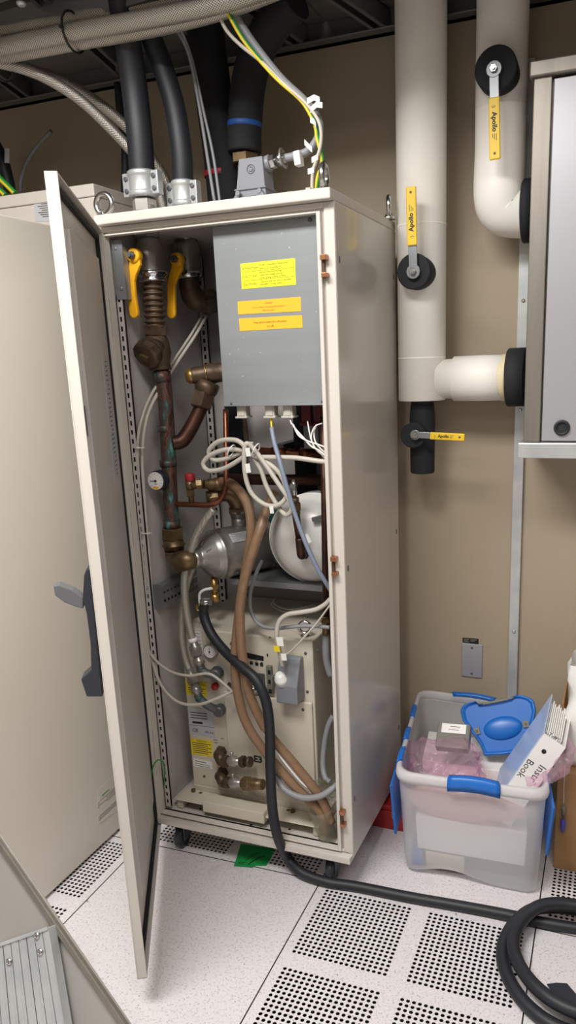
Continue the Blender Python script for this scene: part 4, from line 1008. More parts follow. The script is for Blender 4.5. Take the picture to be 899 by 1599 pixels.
# braided hoses overhead
yo = .06
for k, (pts, r, lb) in enumerate((
    (PY((-60, 62, .10), (0, 52, .10), (110, 31, .10), (240, 8, .10), (340, -16, .10), (420, -40, .10)), .0175, 'upper braided steel hose of the overhead bundle, beside the ceiling tray'),
    (PY((-60, 82, .055), (0, 74, .055), (115, 50, .055), (240, 28, .055), (345, 5, .055), (430, -22, .055)), .021, 'middle and brightest braided steel hose of the overhead bundle'),
    (PY((-60, 96, .085), (0, 88, .085), (118, 66, .085), (240, 44, .085), (350, 16, .085), (440, -18, .085)), .019, 'lowest braided steel hose of the overhead bundle'))):
    d0 = (pts[0]-pts[1]).normalized(); d1 = (pts[-1]-pts[-2]).normalized()
    pts = [pts[0]+d0*1.3, pts[0]+d0*.6]+pts+[pts[-1]+d1*.10]
    hose('braided_hose', lb, pts, r, 'braid2', 'hose', None, 18, 8)
for k, (cx_, cy_, tilt) in enumerate(((115, 50, 0), (1, 96, 0))):
    pc = P(cx_, cy_, .075); ax = (P(cx_+60, cy_-13, .075)-pc).normalized(); a_, b1_, c1_ = MB().frame(ax)
    pts = [pc+b1_*math.cos(t)*.044+c1_*math.sin(t)*.045 for t in [2*pi*i/24 for i in range(24)]]
    mb = MB().tube(pts, .003, 8, 1, True)
    q_ = pc+V((0, -.047, -.004)); mb.obox(q_, ax, V((0, 1, 0)), V((0, 0, 1)), .007, .008, .006)
    tag(build(mb, 'cable_tie', 'tie', origin=pc), 'black cable tie round the overhead braided hoses, %s' % ('mid bundle' if k == 0 else 'at the left picture edge'), 'cable tie')
hose('braided_hose', 'front braided hose drooping from the overhead bundle to the cabinet top', PY((-50, 92, .08), (0, 98, .10), (60, 116, .14), (120, 152, .19), (170, 198, .24), (212, 244, .28), (245, 290, .31))+[V((P(262, 322, .32).x, .32, 1.852))], .0145, 'braid', 'hose', None, 16, 8)
hose('braided_hose', 'rear, dimmer braided hose drooping from the overhead bundle to the cabinet top', PY((-40, 90, .15), (30, 104, .19), (100, 128, .24), (160, 166, .29), (205, 206, .33), (240, 252, .36), (262, 292, .38))+[V((P(272, 322, .39).x, .39, 1.852))], .0150, 'braid2', 'hose', None, 16, 8)
hose('drop_pipe', 'dark slender pipe standing behind the left rubber hose', [V((P(192, 270, .50).x, .50, 2.0)), P(196, 230, .50), P(189, 180, .50), P(185, 130, .50)], .014, 'black_rubber', 'pipe', None, 12, 4)
# heavy-duty connector on the lid
hc = thing('connector_hood', (P(395, 275, .14).x, .14, H), 'grey heavy-duty connector hood with locking levers on top of the cabinet', 'connector')
hx0, hx1 = P(372, 300, .12).x, P(419, 297, .12).x; tx0, tx1 = P(377, 252, .12).x, P(413, 246, .12).x; hz = P(395, 248, .12).z
mb = MB().prism([V((hx0, .105, H+.022)), V((hx1, .105, H+.022)), V((hx1-.002, .105, H+.04)), V((tx1, .105, hz)), V((tx0, .105, hz)), V((hx0+.002, .105, H+.04))], V((0, .055, 0)))
mb.box(hx0-.002, hx1+.002, .101, .164, H+.038, H+.042)
ho = build(mb, 'hood', 'grey_plastic', hc, bev=.003)
build(MB().box(hx0-.004, hx1+.004, .10, .168, H, H+.022), 'base', 'grey_plastic', hc, bev=.002)
for s in (-1, 1):
    xx = hx0+.004 if s < 0 else hx1-.004
    mb = MB().prism([V((xx-s*.014, .098, H+.028)), V((xx-s*.006, .098, H+.034)), V((xx+s*.012, .098, H+.010)), V((xx+s*.018, .098, H+.001)), V((xx+s*.004, .098, H+.001))], V((0, -.006, 0)))
    mb.lathe((xx-s*.008, .1, H+.03), (0, -1, 0), [(0, .006), (.01, .006)], 14)
    build(mb, 'locking_lever', 'grey_plastic', hc, bev=.001)
lg = MB(); lc_ = V(((tx0+tx1)/2, .1045, hz-.026)); lg.ring(lc_, (0, -1, 0), .010, .0012, 24, 6); lg.ring(lc_, (0, -1, 0), .005, .001, 16, 6, .5, 5.2)
build(lg, 'moulded_mark', 'lever_grey', ho)
g0 = V((tx1-.006, .13, hz-.014)); g1 = P(437, 249, .13); ga = (g1-g0).normalized()
build(MB().lathe(g0-ga*.004, ga, [(0, .017), (.02, .019), (.022, .016)], 18), 'side_entry', 'grey_plastic', ho)
gl = MB().hexa(g0+ga*.018, g0+ga*.030, .016).lathe(g0+ga*.03, ga, [(0, .012), (.006, .012), (.007, .015), (.022, .015), (.023, .012), (.03, .012)], 18)
gl_ = build(gl, 'cable_gland', 'steel', hc)
build(MB().lathe(g0+ga*.05, ga, [(0, .022), (.002, .024), (.004, .022), (.004, .013), (0, .013)], 24).ring(g0+ga*.052, ga, .022, .002, 24, 8), 'gland_ring', 'pump_steel', gl_)
yq = .13
gc_pts = [g0+ga*.05]+PY((463, 243, .13), (480, 236, .13), (494, 219, .13), (499, 198, .13), (492, 178, .13), (474, 156, .13), (442, 126, .125), (416, 95, .12), (390, 60, .11), (366, 22, .10), (350, -10, .09))
gcab = hose('power_cable', 'thick grey cable curving from the connector hood up to the overhead tray', gc_pts, .0095, 'cable_grey', 'cable', None, 14, 8)
def yg_wire(pts, label, r=.0046):
    """green wire with a yellow stripe"""
    t = thing('earth_wire', pts[0], label, 'wire')
    build(MB().tube(pts, r, 10, 7), 'insulation', 'green_wire', t, label='green insulation')
    build(MB().tube([p+V((-.0022, -.0022, 0)) for p in pts], r*.8, 10, 7), 'stripe', 'yellow_wire', t, label='yellow stripe')
    return t
yg_wire([V((P(492, 287, .11).x, .11, 1.852))]+PY((497, 277, .11), (503, 260, .11), (502, 240, .11), (496, 215, .11), (494, 200, .11), (486, 180, .11), (470, 156, .11), (436, 126, .105), (408, 96, .10), (382, 64, .09), (362, 30, .08), (346, -5, .07)), 'yellow and green earth wire running beside the thick grey cable')
hose('signal_cable', 'thin pale grey cable with white clips running down past the lifting eye', [V((P(486, 285, .10).x, .10, 1.852))]+PY((488, 270, .10), (494, 250, .10), (500, 228, .10), (501, 205, .10), (495, 185, .10), (476, 160, .105), (440, 128, .105), (410, 98, .10), (375, 70, .09), (352, 45, .085), (340, 15, .08), (336, -10, .07)), .0042, 'cable_cream', 'cable', None, 10, 8)
build_ = MB().box(P(478, 290, .09).x, P(485, 290, .09).x, .085, .10, H, H+.022)
tag(build(build_, 'cable_entry', 'beige', origin=P(481, 290, .09)), 'small beige cable entry block on the cabinet lid by the lifting eye', 'cable entry')
for k, (a, b, c, lb) in enumerate((((479, 158), (490, 152), (499, 156), 'upper curled white marker flag on the grey cable'), ((484, 172), (494, 163), (503, 164), 'lower curled white marker flag on the grey cable'), ((484, 187), (490, 190), (493, 196), 'white marker sleeve where the cables cross'),
        ((475, 222), (481, 228), (487, 234), 'white marker tab on the bend of the grey cable'), ((486, 250), (490, 248), (496, 245), 'white clip on the thin cable, the upper one'), ((480, 268), (484, 267), (490, 265), 'white clip on the thin cable, the lower one'))):
    pts = PY((*a, .10), (*b, .095), (*c, .095)); mb = MB(); vs = []
    for p in pts: vs += [p+V((0, 0, .0065)), p-V((0, 0, .0065)), p+V((0, .0025, -.0065)), p+V((0, .0025, .0065))]
    mb.add(vs, [(0, 1, 5, 4), (4, 5, 9, 8), (3, 7, 6, 2), (7, 11, 10, 6), (0, 4, 7, 3), (4, 8, 11, 7), (1, 2, 6, 5), (5, 6, 10, 9), (0, 3, 2, 1), (8, 9, 10, 11)])
    tag(build(mb, 'cable_marker', 'white_plastic', origin=pts[0], bev=.001), lb, 'cable marker')
mb = MB().obox(P(466, 248, .118), V((1, 0, .1)), V((0, 1, 0)), V((-.1, 0, 1)), .017, .024, .032)
tag(build(mb, 'cable_marker', 'white_plastic', origin=P(466, 248, .12), bev=.002), 'square white marker tag beside the connector gland', 'cable marker')
# wires on the left cabinet top
for k, (pts, lb) in enumerate((([(-25, 250), (0, 278), (14, 292), (24, 302)], 'upper green and yellow wire on the left cabinet top'), ([(-25, 278), (-6, 293), (4, 300), (9, 305)], 'lower green and yellow wire on the left cabinet top'))):
    yg_wire(PY(*[(a, b, .30) for a, b in pts]), lb, .008)
hose('signal_cable', 'thin grey cable looping up from behind the left cabinet', PY((31, 300, .55), (33, 280, .55), (40, 258, .55), (50, 240, .55), (62, 224, .55), (80, 205, .55)), .007, 'cable_grey', 'cable', None, 10, 6)
hose('rubber_hose', 'black hose end behind the left cabinet at the picture edge', PY((-8, 225, .5), (4, 250, .5), (12, 280, .5), (16, 300, .5)), .02, 'black_rubber', 'hose', None, 12, 5)
tag(build(MB().obox(P(11, 243, .48), V((.2, 0, 1)), V((1, 0, -.2)), V((0, 1, 0)), .045, .02, .004), 'cable_marker', 'label_grey', origin=P(11, 243, .48), bev=.002), 'pale tag on the black hose above the left cabinet', 'cable marker')

# ================================================================== hoses and cables inside the cabinet
hose('drain_hose', 'tan reinforced hose looping from the small valve down into the plastic cup', PY((345, 752, .19), (362, 756, .16), (380, 775, .12), (390, 802, .105), (391, 842, .095), (382, 900, .09), (374, 952, .082), (368, 1005, .062), (367, 1042, .05), (371, 1082, .045), (384, 1128, .042), (413, 1173, .042), (460, 1228, .045), (500, 1268, .052), (508, 1300, .055)), .0135, 'tan_rib', 'hose', None, 18, 9)
hose('drain_hose', 'smoother tan hose running down from behind the cable coil into the plastic cup', PY((428, 770, .16), (415, 800, .11), (405, 830, .075), (393, 866, .06), (380, 912, .052), (374.5, 955, .05), (376, 1005, .047), (381, 1042, .045), (387, 1076, .043), (401, 1112, .042), (423, 1150, .042), (460, 1194, .045), (500, 1245, .052), (517, 1285, .058)), .0138, 'tan_hose', 'hose', None, 18, 9)
hose('drain_line', 'thin clear line lying between the two tan hoses', PY((388, 1085, .034), (400, 1115, .032), (414, 1148, .032), (440, 1185, .034), (466, 1217, .038), (480, 1230, .042)), .0028, 'white_plastic', 'tube', None, 8, 6)
cpA, cpB = P(512, 1319, .062), P(501, 1262, .058); cu = cpB-cpA; cl2 = cu.length
tag(build(MB().lathe(cpA, cu, [(0, .0215), (.001, .022), (cl2*.9, .034), (cl2*.91, .0362), (cl2*.99, .0368), (cl2, .0362), (cl2*.99, .0345), (cl2*.9, .033), (.004, .0205), (.003, .004)], 36, True, False), 'plastic_cup', 'cup', origin=cpA), 'clear plastic cup catching the tan hoses at the front right corner of the cabinet', 'cup')
hose_pts = PY((321, 938, .10), (318, 960, .10), (330, 990, .085), (352, 1018, .06), (376, 1040, .03), (400, 1062, .012), (415, 1095, .004), (421, 1140, 0), (422, 1200, -.004), (425, 1260, -.012), (433, 1305, -.02))
hose_pts += [Z(448, 1338, .05), Z(470, 1362, .024), Z(510, 1377, .0155), Z(560, 1385, .0145), Z(640, 1401, .0145), Z(720, 1415, .0145), Z(790, 1428, .0145), Z(850, 1441, .0145), Z(905, 1450, .0145), Z(990, 1462, .0145)]
bh = thing('water_hose', hose_pts[-1], 'long black rubber hose from the pump drain down over the sill and along the floor', 'hose')
build(MB().tube(hose_pts, .0145, 18, 9), 'hose_body', 'black_rubber', bh)
build(MB().lathe(hose_pts[0]+V((0, 0, .004)), (0, 0, -1), [(0, .0145), (.001, .017), (.012, .017), (.013, .0145)], 20).obox(hose_pts[0]+V((.02, -.004, -.003)), V((1, 0, 0)), V((0, 1, 0)), V((0, 0, 1)), .014, .012, .012), 'hose_clip', 'steel', bh)
# braided hoses to the chiller
def braided(pts, r, label, b1, marker=None):
    t = thing('braided_hose', pts[-1], label, 'hose')
    build(MB().tube(pts, r, 16, 8), 'braid', 'braid', t)
    e = pts[-1]; a = (pts[-1]-pts[-2]).normalized()
    f = MB().lathe(e-a*.012, a, [(0, r*1.05), (.014, r*1.1), (.018, r*1.5), (.026, r*1.5), (.03, r*1.25)], 16).hexa(e+a*.016, e+a*.034, r*1.75).lathe(e+a*.034, a, [(0, r*1.15), (.012, r*1.15), (.014, r*1.45), (.028, r*1.45), (.03, r*1.1), (.05, r*1.1)], 16)
    build(f, 'hose_fitting', 'pump_steel', t)
    end = e+a*.082; bp_ = V(b1); el_ = MB().tube([e+a*.07, end, end*.5+bp_*.5+V((0, -.004, -.004)), bp_], r*1.15, 14, 5)
    build(el_, 'end_elbow', 'galv_dark', t)
    if marker: build(MB().lathe(e+a*marker[0], a, [(0, r*1.18), (.012, r*1.18)], 16), 'marker_band', marker[1], t)
    return t, e, a
braided(PY((334, 795, .13), (318, 815, .12), (305, 838, .115), (297, 865, .11), (289, 895, .105), (288, 925, .10), (292, 960, .095), (299, 992, .09), (303, 1006, .09)), .0112, 'brighter braided hose with a red and white band, running down to the upper chiller port', P(336, 1052, .11), (-.02, 'paper'))
braided(PY((324, 850, .16), (304, 880, .15), (291, 915, .13), (284, 960, .115), (284, 1000, .105), (290, 1030, .10), (297, 1050, .095)), .0108, 'lower braided hose with a green band, running to the lower chiller port', P(342, 1109, .11), (.076, 'teal'))
# cream cable coil
coil = [(512, 722, .055), (490, 719, .05), (460, 715, .05), (420, 714, .055), (398, 713, .06), (380, 704, .06), (353, 702, .06), (328, 711, .06), (317, 724, .06), (326, 735, .058), (348, 732, .055), (369, 721, .05), (385, 708, .045),
        (380, 695, .045), (366, 687, .05), (342, 689, .055), (326, 704, .06), (334, 718, .066), (358, 715, .07), (384, 705, .065), (407, 716, .06), (433, 735, .055), (445, 757, .055), (446, 777, .05), (433, 789, .045), (414, 788, .042), (394, 772, .042), (384, 748, .042), (381, 715, .04), (384, 693, .042),
        (396, 701, .05), (412, 722, .05), (433, 753, .045), (451, 780, .042), (455, 796, .045), (446, 804, .05), (432, 788, .06), (416, 759, .065), (407, 733, .065), (393, 710, .065), (392, 690, .07)]
ck = thing('coiled_cable', P(400, 710, .05), 'thick cream cable tied in a loose figure-eight coil below the control box', 'cable')
build(MB().tube(PY(*coil), .0064, 12, 8), 'cable_body', 'cable_cream', ck)
for (a, b, c) in ((361, 704, .04), (400, 702, .038)):
    pc = P(a, b, c+.012); build(MB().ring(pc, V((.8, 0, -.4)), .017, .0018, 20, 6), 'tie_wrap', 'white_plastic', ck)
for (a, b, w_, h_) in ((387, 706, .013, .022), (387, 731, .014, .024), (424, 796, .011, .020)):
    build(MB().obox(P(a, b, .034), V((1, 0, .1)), V((0, 1, 0)), V((-.1, 0, 1)), w_, .001, h_), 'paper_tag', 'paper', ck)
hose('sensor_cable', 'blue-grey cable hanging from the middle gland past the white tank', PY((424, 668, .075), (428, 690, .06), (437, 722, .035), (449, 765, .03), (463, 810, .03), (478, 850, .03), (494, 885, .04), (510, 912, .055), (518, 925, .07)), .0062, 'cable_blue', 'cable', None, 12, 7)
hose('core_wire', 'short yellow core between the middle gland and the blue-grey cable', PY((423, 652, .08), (423.5, 660, .078), (424.5, 672, .073)), .003, 'yellow_wire', 'wire', None, 8, 4)
hose('core_wire', 'brown cable tail leaving the left gland', PY((380, 650, .08), (383, 663, .09), (385, 685, .11), (384, 700, .12)), .0045, 'bronze', 'wire', None, 10, 5)
wires = [([(452, 652, .08), (455, 662, .07), (458, 664, .06), (466, 680, .055), (481, 689, .05), (496, 694, .05), (512, 700, .05)], .0022), ([(457, 664, .062), (463, 672, .06), (474, 684, .055), (486, 697, .05), (499, 704, .05), (512, 716, .05)], .0024), ([(480, 658, .1), (483, 675, .09), (487, 690, .08), (496, 705, .07), (512, 716, .06)], .002), ([(503, 661, .1), (492, 666, .09), (486, 680, .08), (489, 695, .07), (500, 708, .065), (512, 720, .06)], .002), ([(494, 663, .11), (490, 676, .09), (494, 693, .08), (512, 712, .07)], .0022)]
for k, (pts, r) in enumerate(wires):
    hose('core_wire', ('looped white core wire, the upper strand of the right gland', 'looped white core wire, the lower strand of the right gland', 'leftmost thin white wire by the right frame', 'curled middle thin white wire by the right frame', 'rightmost thin white wire by the right frame')[k], PY(*pts), r, 'cable_white', 'wire', None, 8, 6)
hose('sensor_cable', 'grey cable curving over the chiller top towards the right frame', PY((409, 876, .20), (400, 895, .16), (391, 925, .14), (392, 955, .12), (405, 975, .10), (428, 981, .09), (465, 978, .085), (495, 978, .085), (515, 980, .085)), .0055, 'cable_grey', 'cable', None, 12, 7)
hose('power_lead', 'thick white lead from the chiller plug curving to the right frame', PY((441, 1040, .07), (437, 1020, .06), (432, 995, .055), (435, 972, .06), (448, 960, .065), (470, 956, .07), (492, 952, .075), (507, 944, .08), (516, 935, .085)), .0066, 'cable_cream', 'cable', None, 12, 7)
hose('sensor_cable', 'thin white lead slanting from the chiller plug to the right frame', PY((447, 1022, .06), (458, 1013, .06), (475, 995, .06), (495, 972, .07), (515, 945, .08)), .0028, 'cable_cream', 'cable', None, 8, 6)
for (a, b, w_, h_, m, lb) in ((437, 1002, .020, .026, 'paper', 'white paper tag on the thick plug lead'), (432, 1013, .018, .018, 'yel_label', 'yellow tag on the thick plug lead, half behind the white one'), (443, 1026, .016, .020, 'paper', 'white sleeve tag right above the chiller plug')):
    tag(build(MB().obox(P(a, b, .045), V((1, 0, .1)), V((0, 1, 0)), V((-.1, 0, 1)), w_, .001, h_), 'cable_marker', m, origin=P(a, b, .045)), lb, 'cable marker')
hose('conduit', 'grey cable hanging beside the right side of the chiller', PY((520, 1118, .16), (512, 1135, .15), (506, 1165, .14), (504, 1195, .12), (508, 1215, .10), (516, 1222, .09)), .0085, 'cable_grey', 'cable', None, 12, 6)
hose('conduit', 'thick grey cable lying in front of the tan hoses near the cup', PY((430, 1210, .05), (440, 1228, .028), (456, 1240, .022), (476, 1246, .022), (500, 1243, .03), (518, 1232, .045), (526, 1225, .06)), .0088, 'cable_grey', 'cable', None, 12, 7)
film = MB(); rnd = random.Random(4); n0, n1 = 9, 6; vs = []
for i in range(n0):
    for j in range(n1):
        p = P(488+i*4.6, 1216+j*6.5, .08); vs.append(p+V((rnd.uniform(-.004, .004), rnd.uniform(-.018, .018), rnd.uniform(-.004, .004))))
film.add(vs, [(i*n1+j, (i+1)*n1+j, (i+1)*n1+j+1, i*n1+j+1) for i in range(n0-1) for j in range(n1-1)], True)
fo = build(film, 'plastic_film', 'cup', origin=P(505, 1225, .08)); tag(fo, 'crumpled clear plastic film beside the grey cable by the right frame', 'plastic film')
sm = fo.modifiers.new('thick', 'SOLIDIFY'); sm.thickness = .0006
# thin pale cables down the left side
hose('sensor_cable', 'pale cable down the left rail, looping high to the chiller front', PY((318, 488, .36), (300, 520, .30), (270, 565, .22), (237, 615, .12), (221, 655, .07), (215, 690, .055), (216, 740, .055), (223, 830, .055), (228, 900, .055), (229, 960, .055), (231, 1010, .05), (245, 1033, .045), (268, 1049, .045), (295, 1055, .05), (325, 1052, .06), (345, 1064, .065), (366, 1083, .07)), .0042, 'cable_cream', 'cable', None, 10, 7)
hose('sensor_cable', 'pale cable down the left rail, looping low to the chiller front', PY((324, 490, .36), (306, 522, .30), (276, 567, .22), (243, 620, .13), (227, 662, .08), (222, 720, .065), (227, 800, .065), (232, 860, .065), (236, 930, .065), (235, 1000, .06), (240, 1040, .05), (255, 1075, .042), (280, 1097, .042), (310, 1100, .045), (340, 1090, .055), (366, 1078, .07)), .0048, 'cable_cream', 'cable', None, 10, 7)
for (a, b, lb) in ((217, 699, 'white tie wrap holding the pale cables at the upper left rail'), (228, 832, 'white tie wrap holding the pale cables at the lower left rail')):
    pc = P(a, b, .056); mb = MB().ring(pc, (0, .1, 1), .013, .0018, 18, 6).bar(pc+V((.008, -.01, 0)), pc+V((.026, -.012, .002)), .003, .0015)
    tag(build(mb, 'tie_wrap', 'white_plastic', origin=pc), lb, 'tie wrap')
# black lagged lines at the back of the cabinet
for (px, py0, py1, y, r, lb) in ((368, 640, 800, .44, .028, 'left black lagged line at the back of the cabinet'), (476, 640, 800, .44, .034, 'right black lagged line at the back of the cabinet')):
    a = P(px, 700, y); o = build(MB().cyl((a.x, y, 1.02), (a.x, y, 1.82), r, None, 20), 'lagged_pipe', 'black_foam', origin=(a.x, y, 1.02)); tag(o, lb, 'pipe')

hose('core_wire', 'coil of white lead lying on top of the chiller behind the plug lead', [Z(428, 938, .7085), Z(424, 944, .7085), Z(432, 951, .7085), Z(448, 956, .7085), Z(466, 955, .7085), Z(486, 949, .7085), Z(497, 944, .709)], .0034, 'cable_white', 'cable', None, 10, 6)
hose('core_wire', 'second white lead lying on the chiller just above the first', [Z(430, 935, .7145), Z(427, 941, .7145), Z(436, 948, .7145), Z(452, 952, .7145), Z(470, 950, .7145), Z(490, 944, .715)], .0034, 'cable_white', 'cable', None, 10, 6)
tmb = thing('terminal_block', P(488, 660, .24), 'dark red terminal blocks on a grey strip behind the white core wires', 'terminal block')
a = P(476, 700, .26); b = P(496, 640, .26)
build(MB().box(a.x, b.x, .255, .262, a.z, b.z+.04), 'mounting_strip', 'grey_plastic', tmb)
for px in (479, 500):
    c = P(px, 650, .24); mb = MB().box(c.x-.014, c.x+.014, .232, .254, c.z-.02, c.z+.05).box(c.x-.018, c.x+.018, .228, .254, c.z-.026, c.z-.016)
    build(mb, 'terminal', 'red_dark', tmb, bev=.002)

# ================================================================== frosted storage bin and what is in it
bn = thing('storage_bin', (.93, .38, 0), 'frosted clear plastic storage bin with blue handles, full of clutter', 'bin')
BF = [V((.752, .148, .0)), V((1.128, .163, .0)), V((1.072, .610, .0)), V((.700, .590, .0))]
ZR = .365
RF = [Z(618, 1206, ZR), Z(857, 1238, ZR), Z(835, 1093, ZR), Z(656, 1075, ZR)]
RF[2].y = min(RF[2].y, .615); RF[3].y = min(RF[3].y, .625)
def rrect(c, r, n=6):
    out = []
    for i in range(4):
        p = V(c[i]); a = (V(c[i-1])-p).normalized(); b = (V(c[(i+1) % 4])-p).normalized()
        s, e = p+a*r, p+b*r
        if out:
            for k in range(1, 9): out.append(e0.lerp(s, k/9))
        e0 = e
        for k in range(n+1):
            t = k/n; out.append(s*(1-t)**2+p*2*t*(1-t)+e*t*t)
    first = out[0]
    for k in range(1, 9): out.append(e0.lerp(first, k/9))
    return out
def loft(loops, smooth=True, capb=True):
    mb = MB(); n = len(loops[0]); mb.add([p for l in loops for p in l], [(j*n+i, j*n+(i+1) % n, (j+1)*n+(i+1) % n, (j+1)*n+i) for j in range(len(loops)-1) for i in range(n)], smooth)
    if capb: mb.f.append(list(range(n))); mb.sm.append(False)
    return mb
def lerpc(t, z, grow=0.0):
    out = []
    cen = sum(RF, V())/4
    for a, b in zip(BF, RF):
        p = V(a).lerp(V(b), t); p.z = z
        if grow: d = (p-V((cen.x, cen.y, z))); p += d.normalized()*grow
        out.append(p)
    return out
loops = [rrect(lerpc(0, .004, -.01), .03), rrect(lerpc(0, .010), .035)]+[rrect(lerpc(.14+.72*k/6, .012+.325*k/6), .04) for k in range(1, 7)]
for L_ in loops[:2]:
    for p in L_:
        u_ = (p.x-.75)/.37; v_ = 1 if p.y < .3 else (0 if p.y < .5 else 1)
        p.z += v_*.026*math.exp(-((u_-.36)/.22)**2)
bo = build(loft(loops), 'bin_body', 'bin', bn, smooth_all=False)
# the arched foot cut: a thin skirt lower at both ends of the front
n0 = len(loops[0])
rim = loft([rrect(lerpc(.86, .336), .042), rrect(lerpc(1.0, .338, .006), .05), rrect(lerpc(1.0, .35, .010), .05), rrect(lerpc(1.0, .366, .006), .05), rrect(lerpc(1.0, .369, -.004), .05), rrect(lerpc(1.0, .364, -.016), .05), rrect(lerpc(.9, .340), .042)], True, False)
ri = build(rim, 'bin_rim', 'bin_rim', bn)
def along(i, t, z, out=0.0):
    c = lerpc(1.0, z, out); a, b = c[i], c[(i+1) % 4]; return a.lerp(b, t)
def grip(i, t0, t1, nm='grip_pad', h=.0):
    pts = []
    N_ = 10; mb = MB(); vs = []
    for k in range(N_+1):
        t = t0+(t1-t0)*k/N_; bow = .006*math.sin(pi*k/N_)+h
        pr = [(.013, .334), (.014, .352), (.010, .3695), (.002, .3735), (-.014, .3725), (-.017, .364), (-.004, .360), (.006, .352), (.008, .336)]
        for o, z in pr: vs.append(along(i, t, z+bow, o))
    m_ = 9; mb.add(vs, [(k*m_+j, k*m_+(j+1) % m_, (k+1)*m_+(j+1) % m_, (k+1)*m_+j) for k in range(N_) for j in range(m_)], True)
    mb.f.append(list(range(m_))); mb.sm.append(False); mb.f.append([N_*m_+j for j in range(m_)]); mb.sm.append(False)
    return build(mb, nm, 'blue', bn, label='blue grip pad')
grip(0, .355, .69)
grip(2, .32, .70)
for t0, t1 in ((.10, .24), (.34, .47), (.62, .76)): grip(3, 1-t1, 1-t0)
# blue latch flaps hanging on the two short ends
def flap(p0, p1, p2, p3, th, nm):
    mb = MB().quadslab(p0, p1, p2, p3, th); return build(mb, nm, 'blue', bn, bev=.004, label='blue latch flap')
c_up = lerpc(1.0, .33, .016); c_lo = lerpc(.55, .15, .016)
def cl_(i, t, up):
    c = c_up if up else c_lo; return c[i].lerp(c[(i+1) % 4], t)
flap(cl_(3, .62, False), cl_(3, .985, False), cl_(3, 1.0, True), cl_(3, .45, True), .007, 'latch_flap')
flap(cl_(1, .04, False), cl_(1, .40, False), cl_(1, .55, True), cl_(1, .0, True), .007, 'latch_flap')
# contents
def ins(u, v, z):
    """point inside the bin: u across, v from front to back"""
    t = max(0, min(1, z/.36)); c = [V(a).lerp(V(b), t) for a, b in zip(BF, RF)]
    p = c[0].lerp(c[1], u).lerp(c[3].lerp(c[2], u), v); p.z = z; return p
def inbox(name, u0, u1, v0, v1, z0, z1, m, label, cat, bev=.003):
    pts = [ins(u, v, z) for z, uu in ((z0, 0), (z1, 0)) for u, v in ((u0, v0), (u1, v0), (u1, v1), (u0, v1))]
    mb = MB().add(pts, [(3, 2, 1, 0), (4, 5, 6, 7), (0, 1, 5, 4), (1, 2, 6, 5), (2, 3, 7, 6), (3, 0, 4, 7)])
    return tag(build(mb, name, m, origin=pts[0], bev=bev), label, cat)
inbox('paper_carton', .10, .90, .07, .52, .075, .195, 'paper', 'white carton lying low in the frosted bin', 'box')
inbox('foam_block', .16, .46, .06, .30, .014, .068, 'beige', 'beige block at the bottom front of the frosted bin', 'block')
inbox('plastic_case', .05, .14, .06, .26, .014, .068, 'blue', 'small blue case at the bottom left of the frosted bin', 'case')
inbox('paper_carton', .08, .80, .55, .93, .02, .24, 'paper', 'white carton at the back of the frosted bin', 'box')
def blob(name, cen, sx, sy, sz, m, label, cat, seed, amp=.35, sub=4, freq=3.0):
    import bmesh
    bm = bmesh.new(); bmesh.ops.create_icosphere(bm, subdivisions=sub, radius=1.0)
    me = bpy.data.meshes.new(name)
    for v in bm.verts:
        n = noise.noise(v.co*freq*.6+V((seed, 0, 0)))*.6+abs(noise.noise(v.co*freq*1.7+V((0, seed, 0))))*.6-.2
        k = 1+amp*n; v.co = V((v.co.x*sx*k, v.co.y*sy*k, v.co.z*sz*k))
    for f in bm.faces: f.smooth = True
    bm.to_mesh(me); bm.free(); me.materials.append(M[m])
    o = bpy.data.objects.new(name, me); C.objects.link(o); o.location = cen; ORG[o.name] = V(cen)
    return tag(o, label, cat)
blob('antistatic_bag', ins(.31, .36, .285), .120, .110, .085, 'bag', 'crumpled pink antistatic bag at the left of the frosted bin', 'bag', 3.1, .55, 5, 2.1)
blob('antistatic_bag', ins(.44, .125, .250), .165, .040, .052, 'bag_dense', 'flattened pink antistatic bag pressed against the front of the bin', 'bag', 8.4, .35, 4, 2.6)
# circuit module in the bag, white label on top
md = thing('circuit_module', P(707, 1150, .36), 'dark circuit module with a white paper label inside the pink bag', 'circuit module')
mc = P(708, 1152, .36); ax_ = V((1, .08, .02)).normalized(); az_ = V((-.05, -.55, .83)).normalized(); ay_ = az_.cross(ax_)
build(MB().obox(mc, ax_, ay_, az_, .10, .085, .03), 'module_body', 'clip_grey', md, bev=.004)
mt = mc+az_*.0165+ay_*.018
sticker('paper_label', mt-ax_*.036+ay_*.02, mt+ax_*.038+ay_*.02, mt+ax_*.038-ay_*.012, mt-ax_*.036-ay_*.012, 'paper', md, rules=[(.35, .7, .75, .7, .06), (.3, .35, .7, .35, .05)], ink='ink_soft')
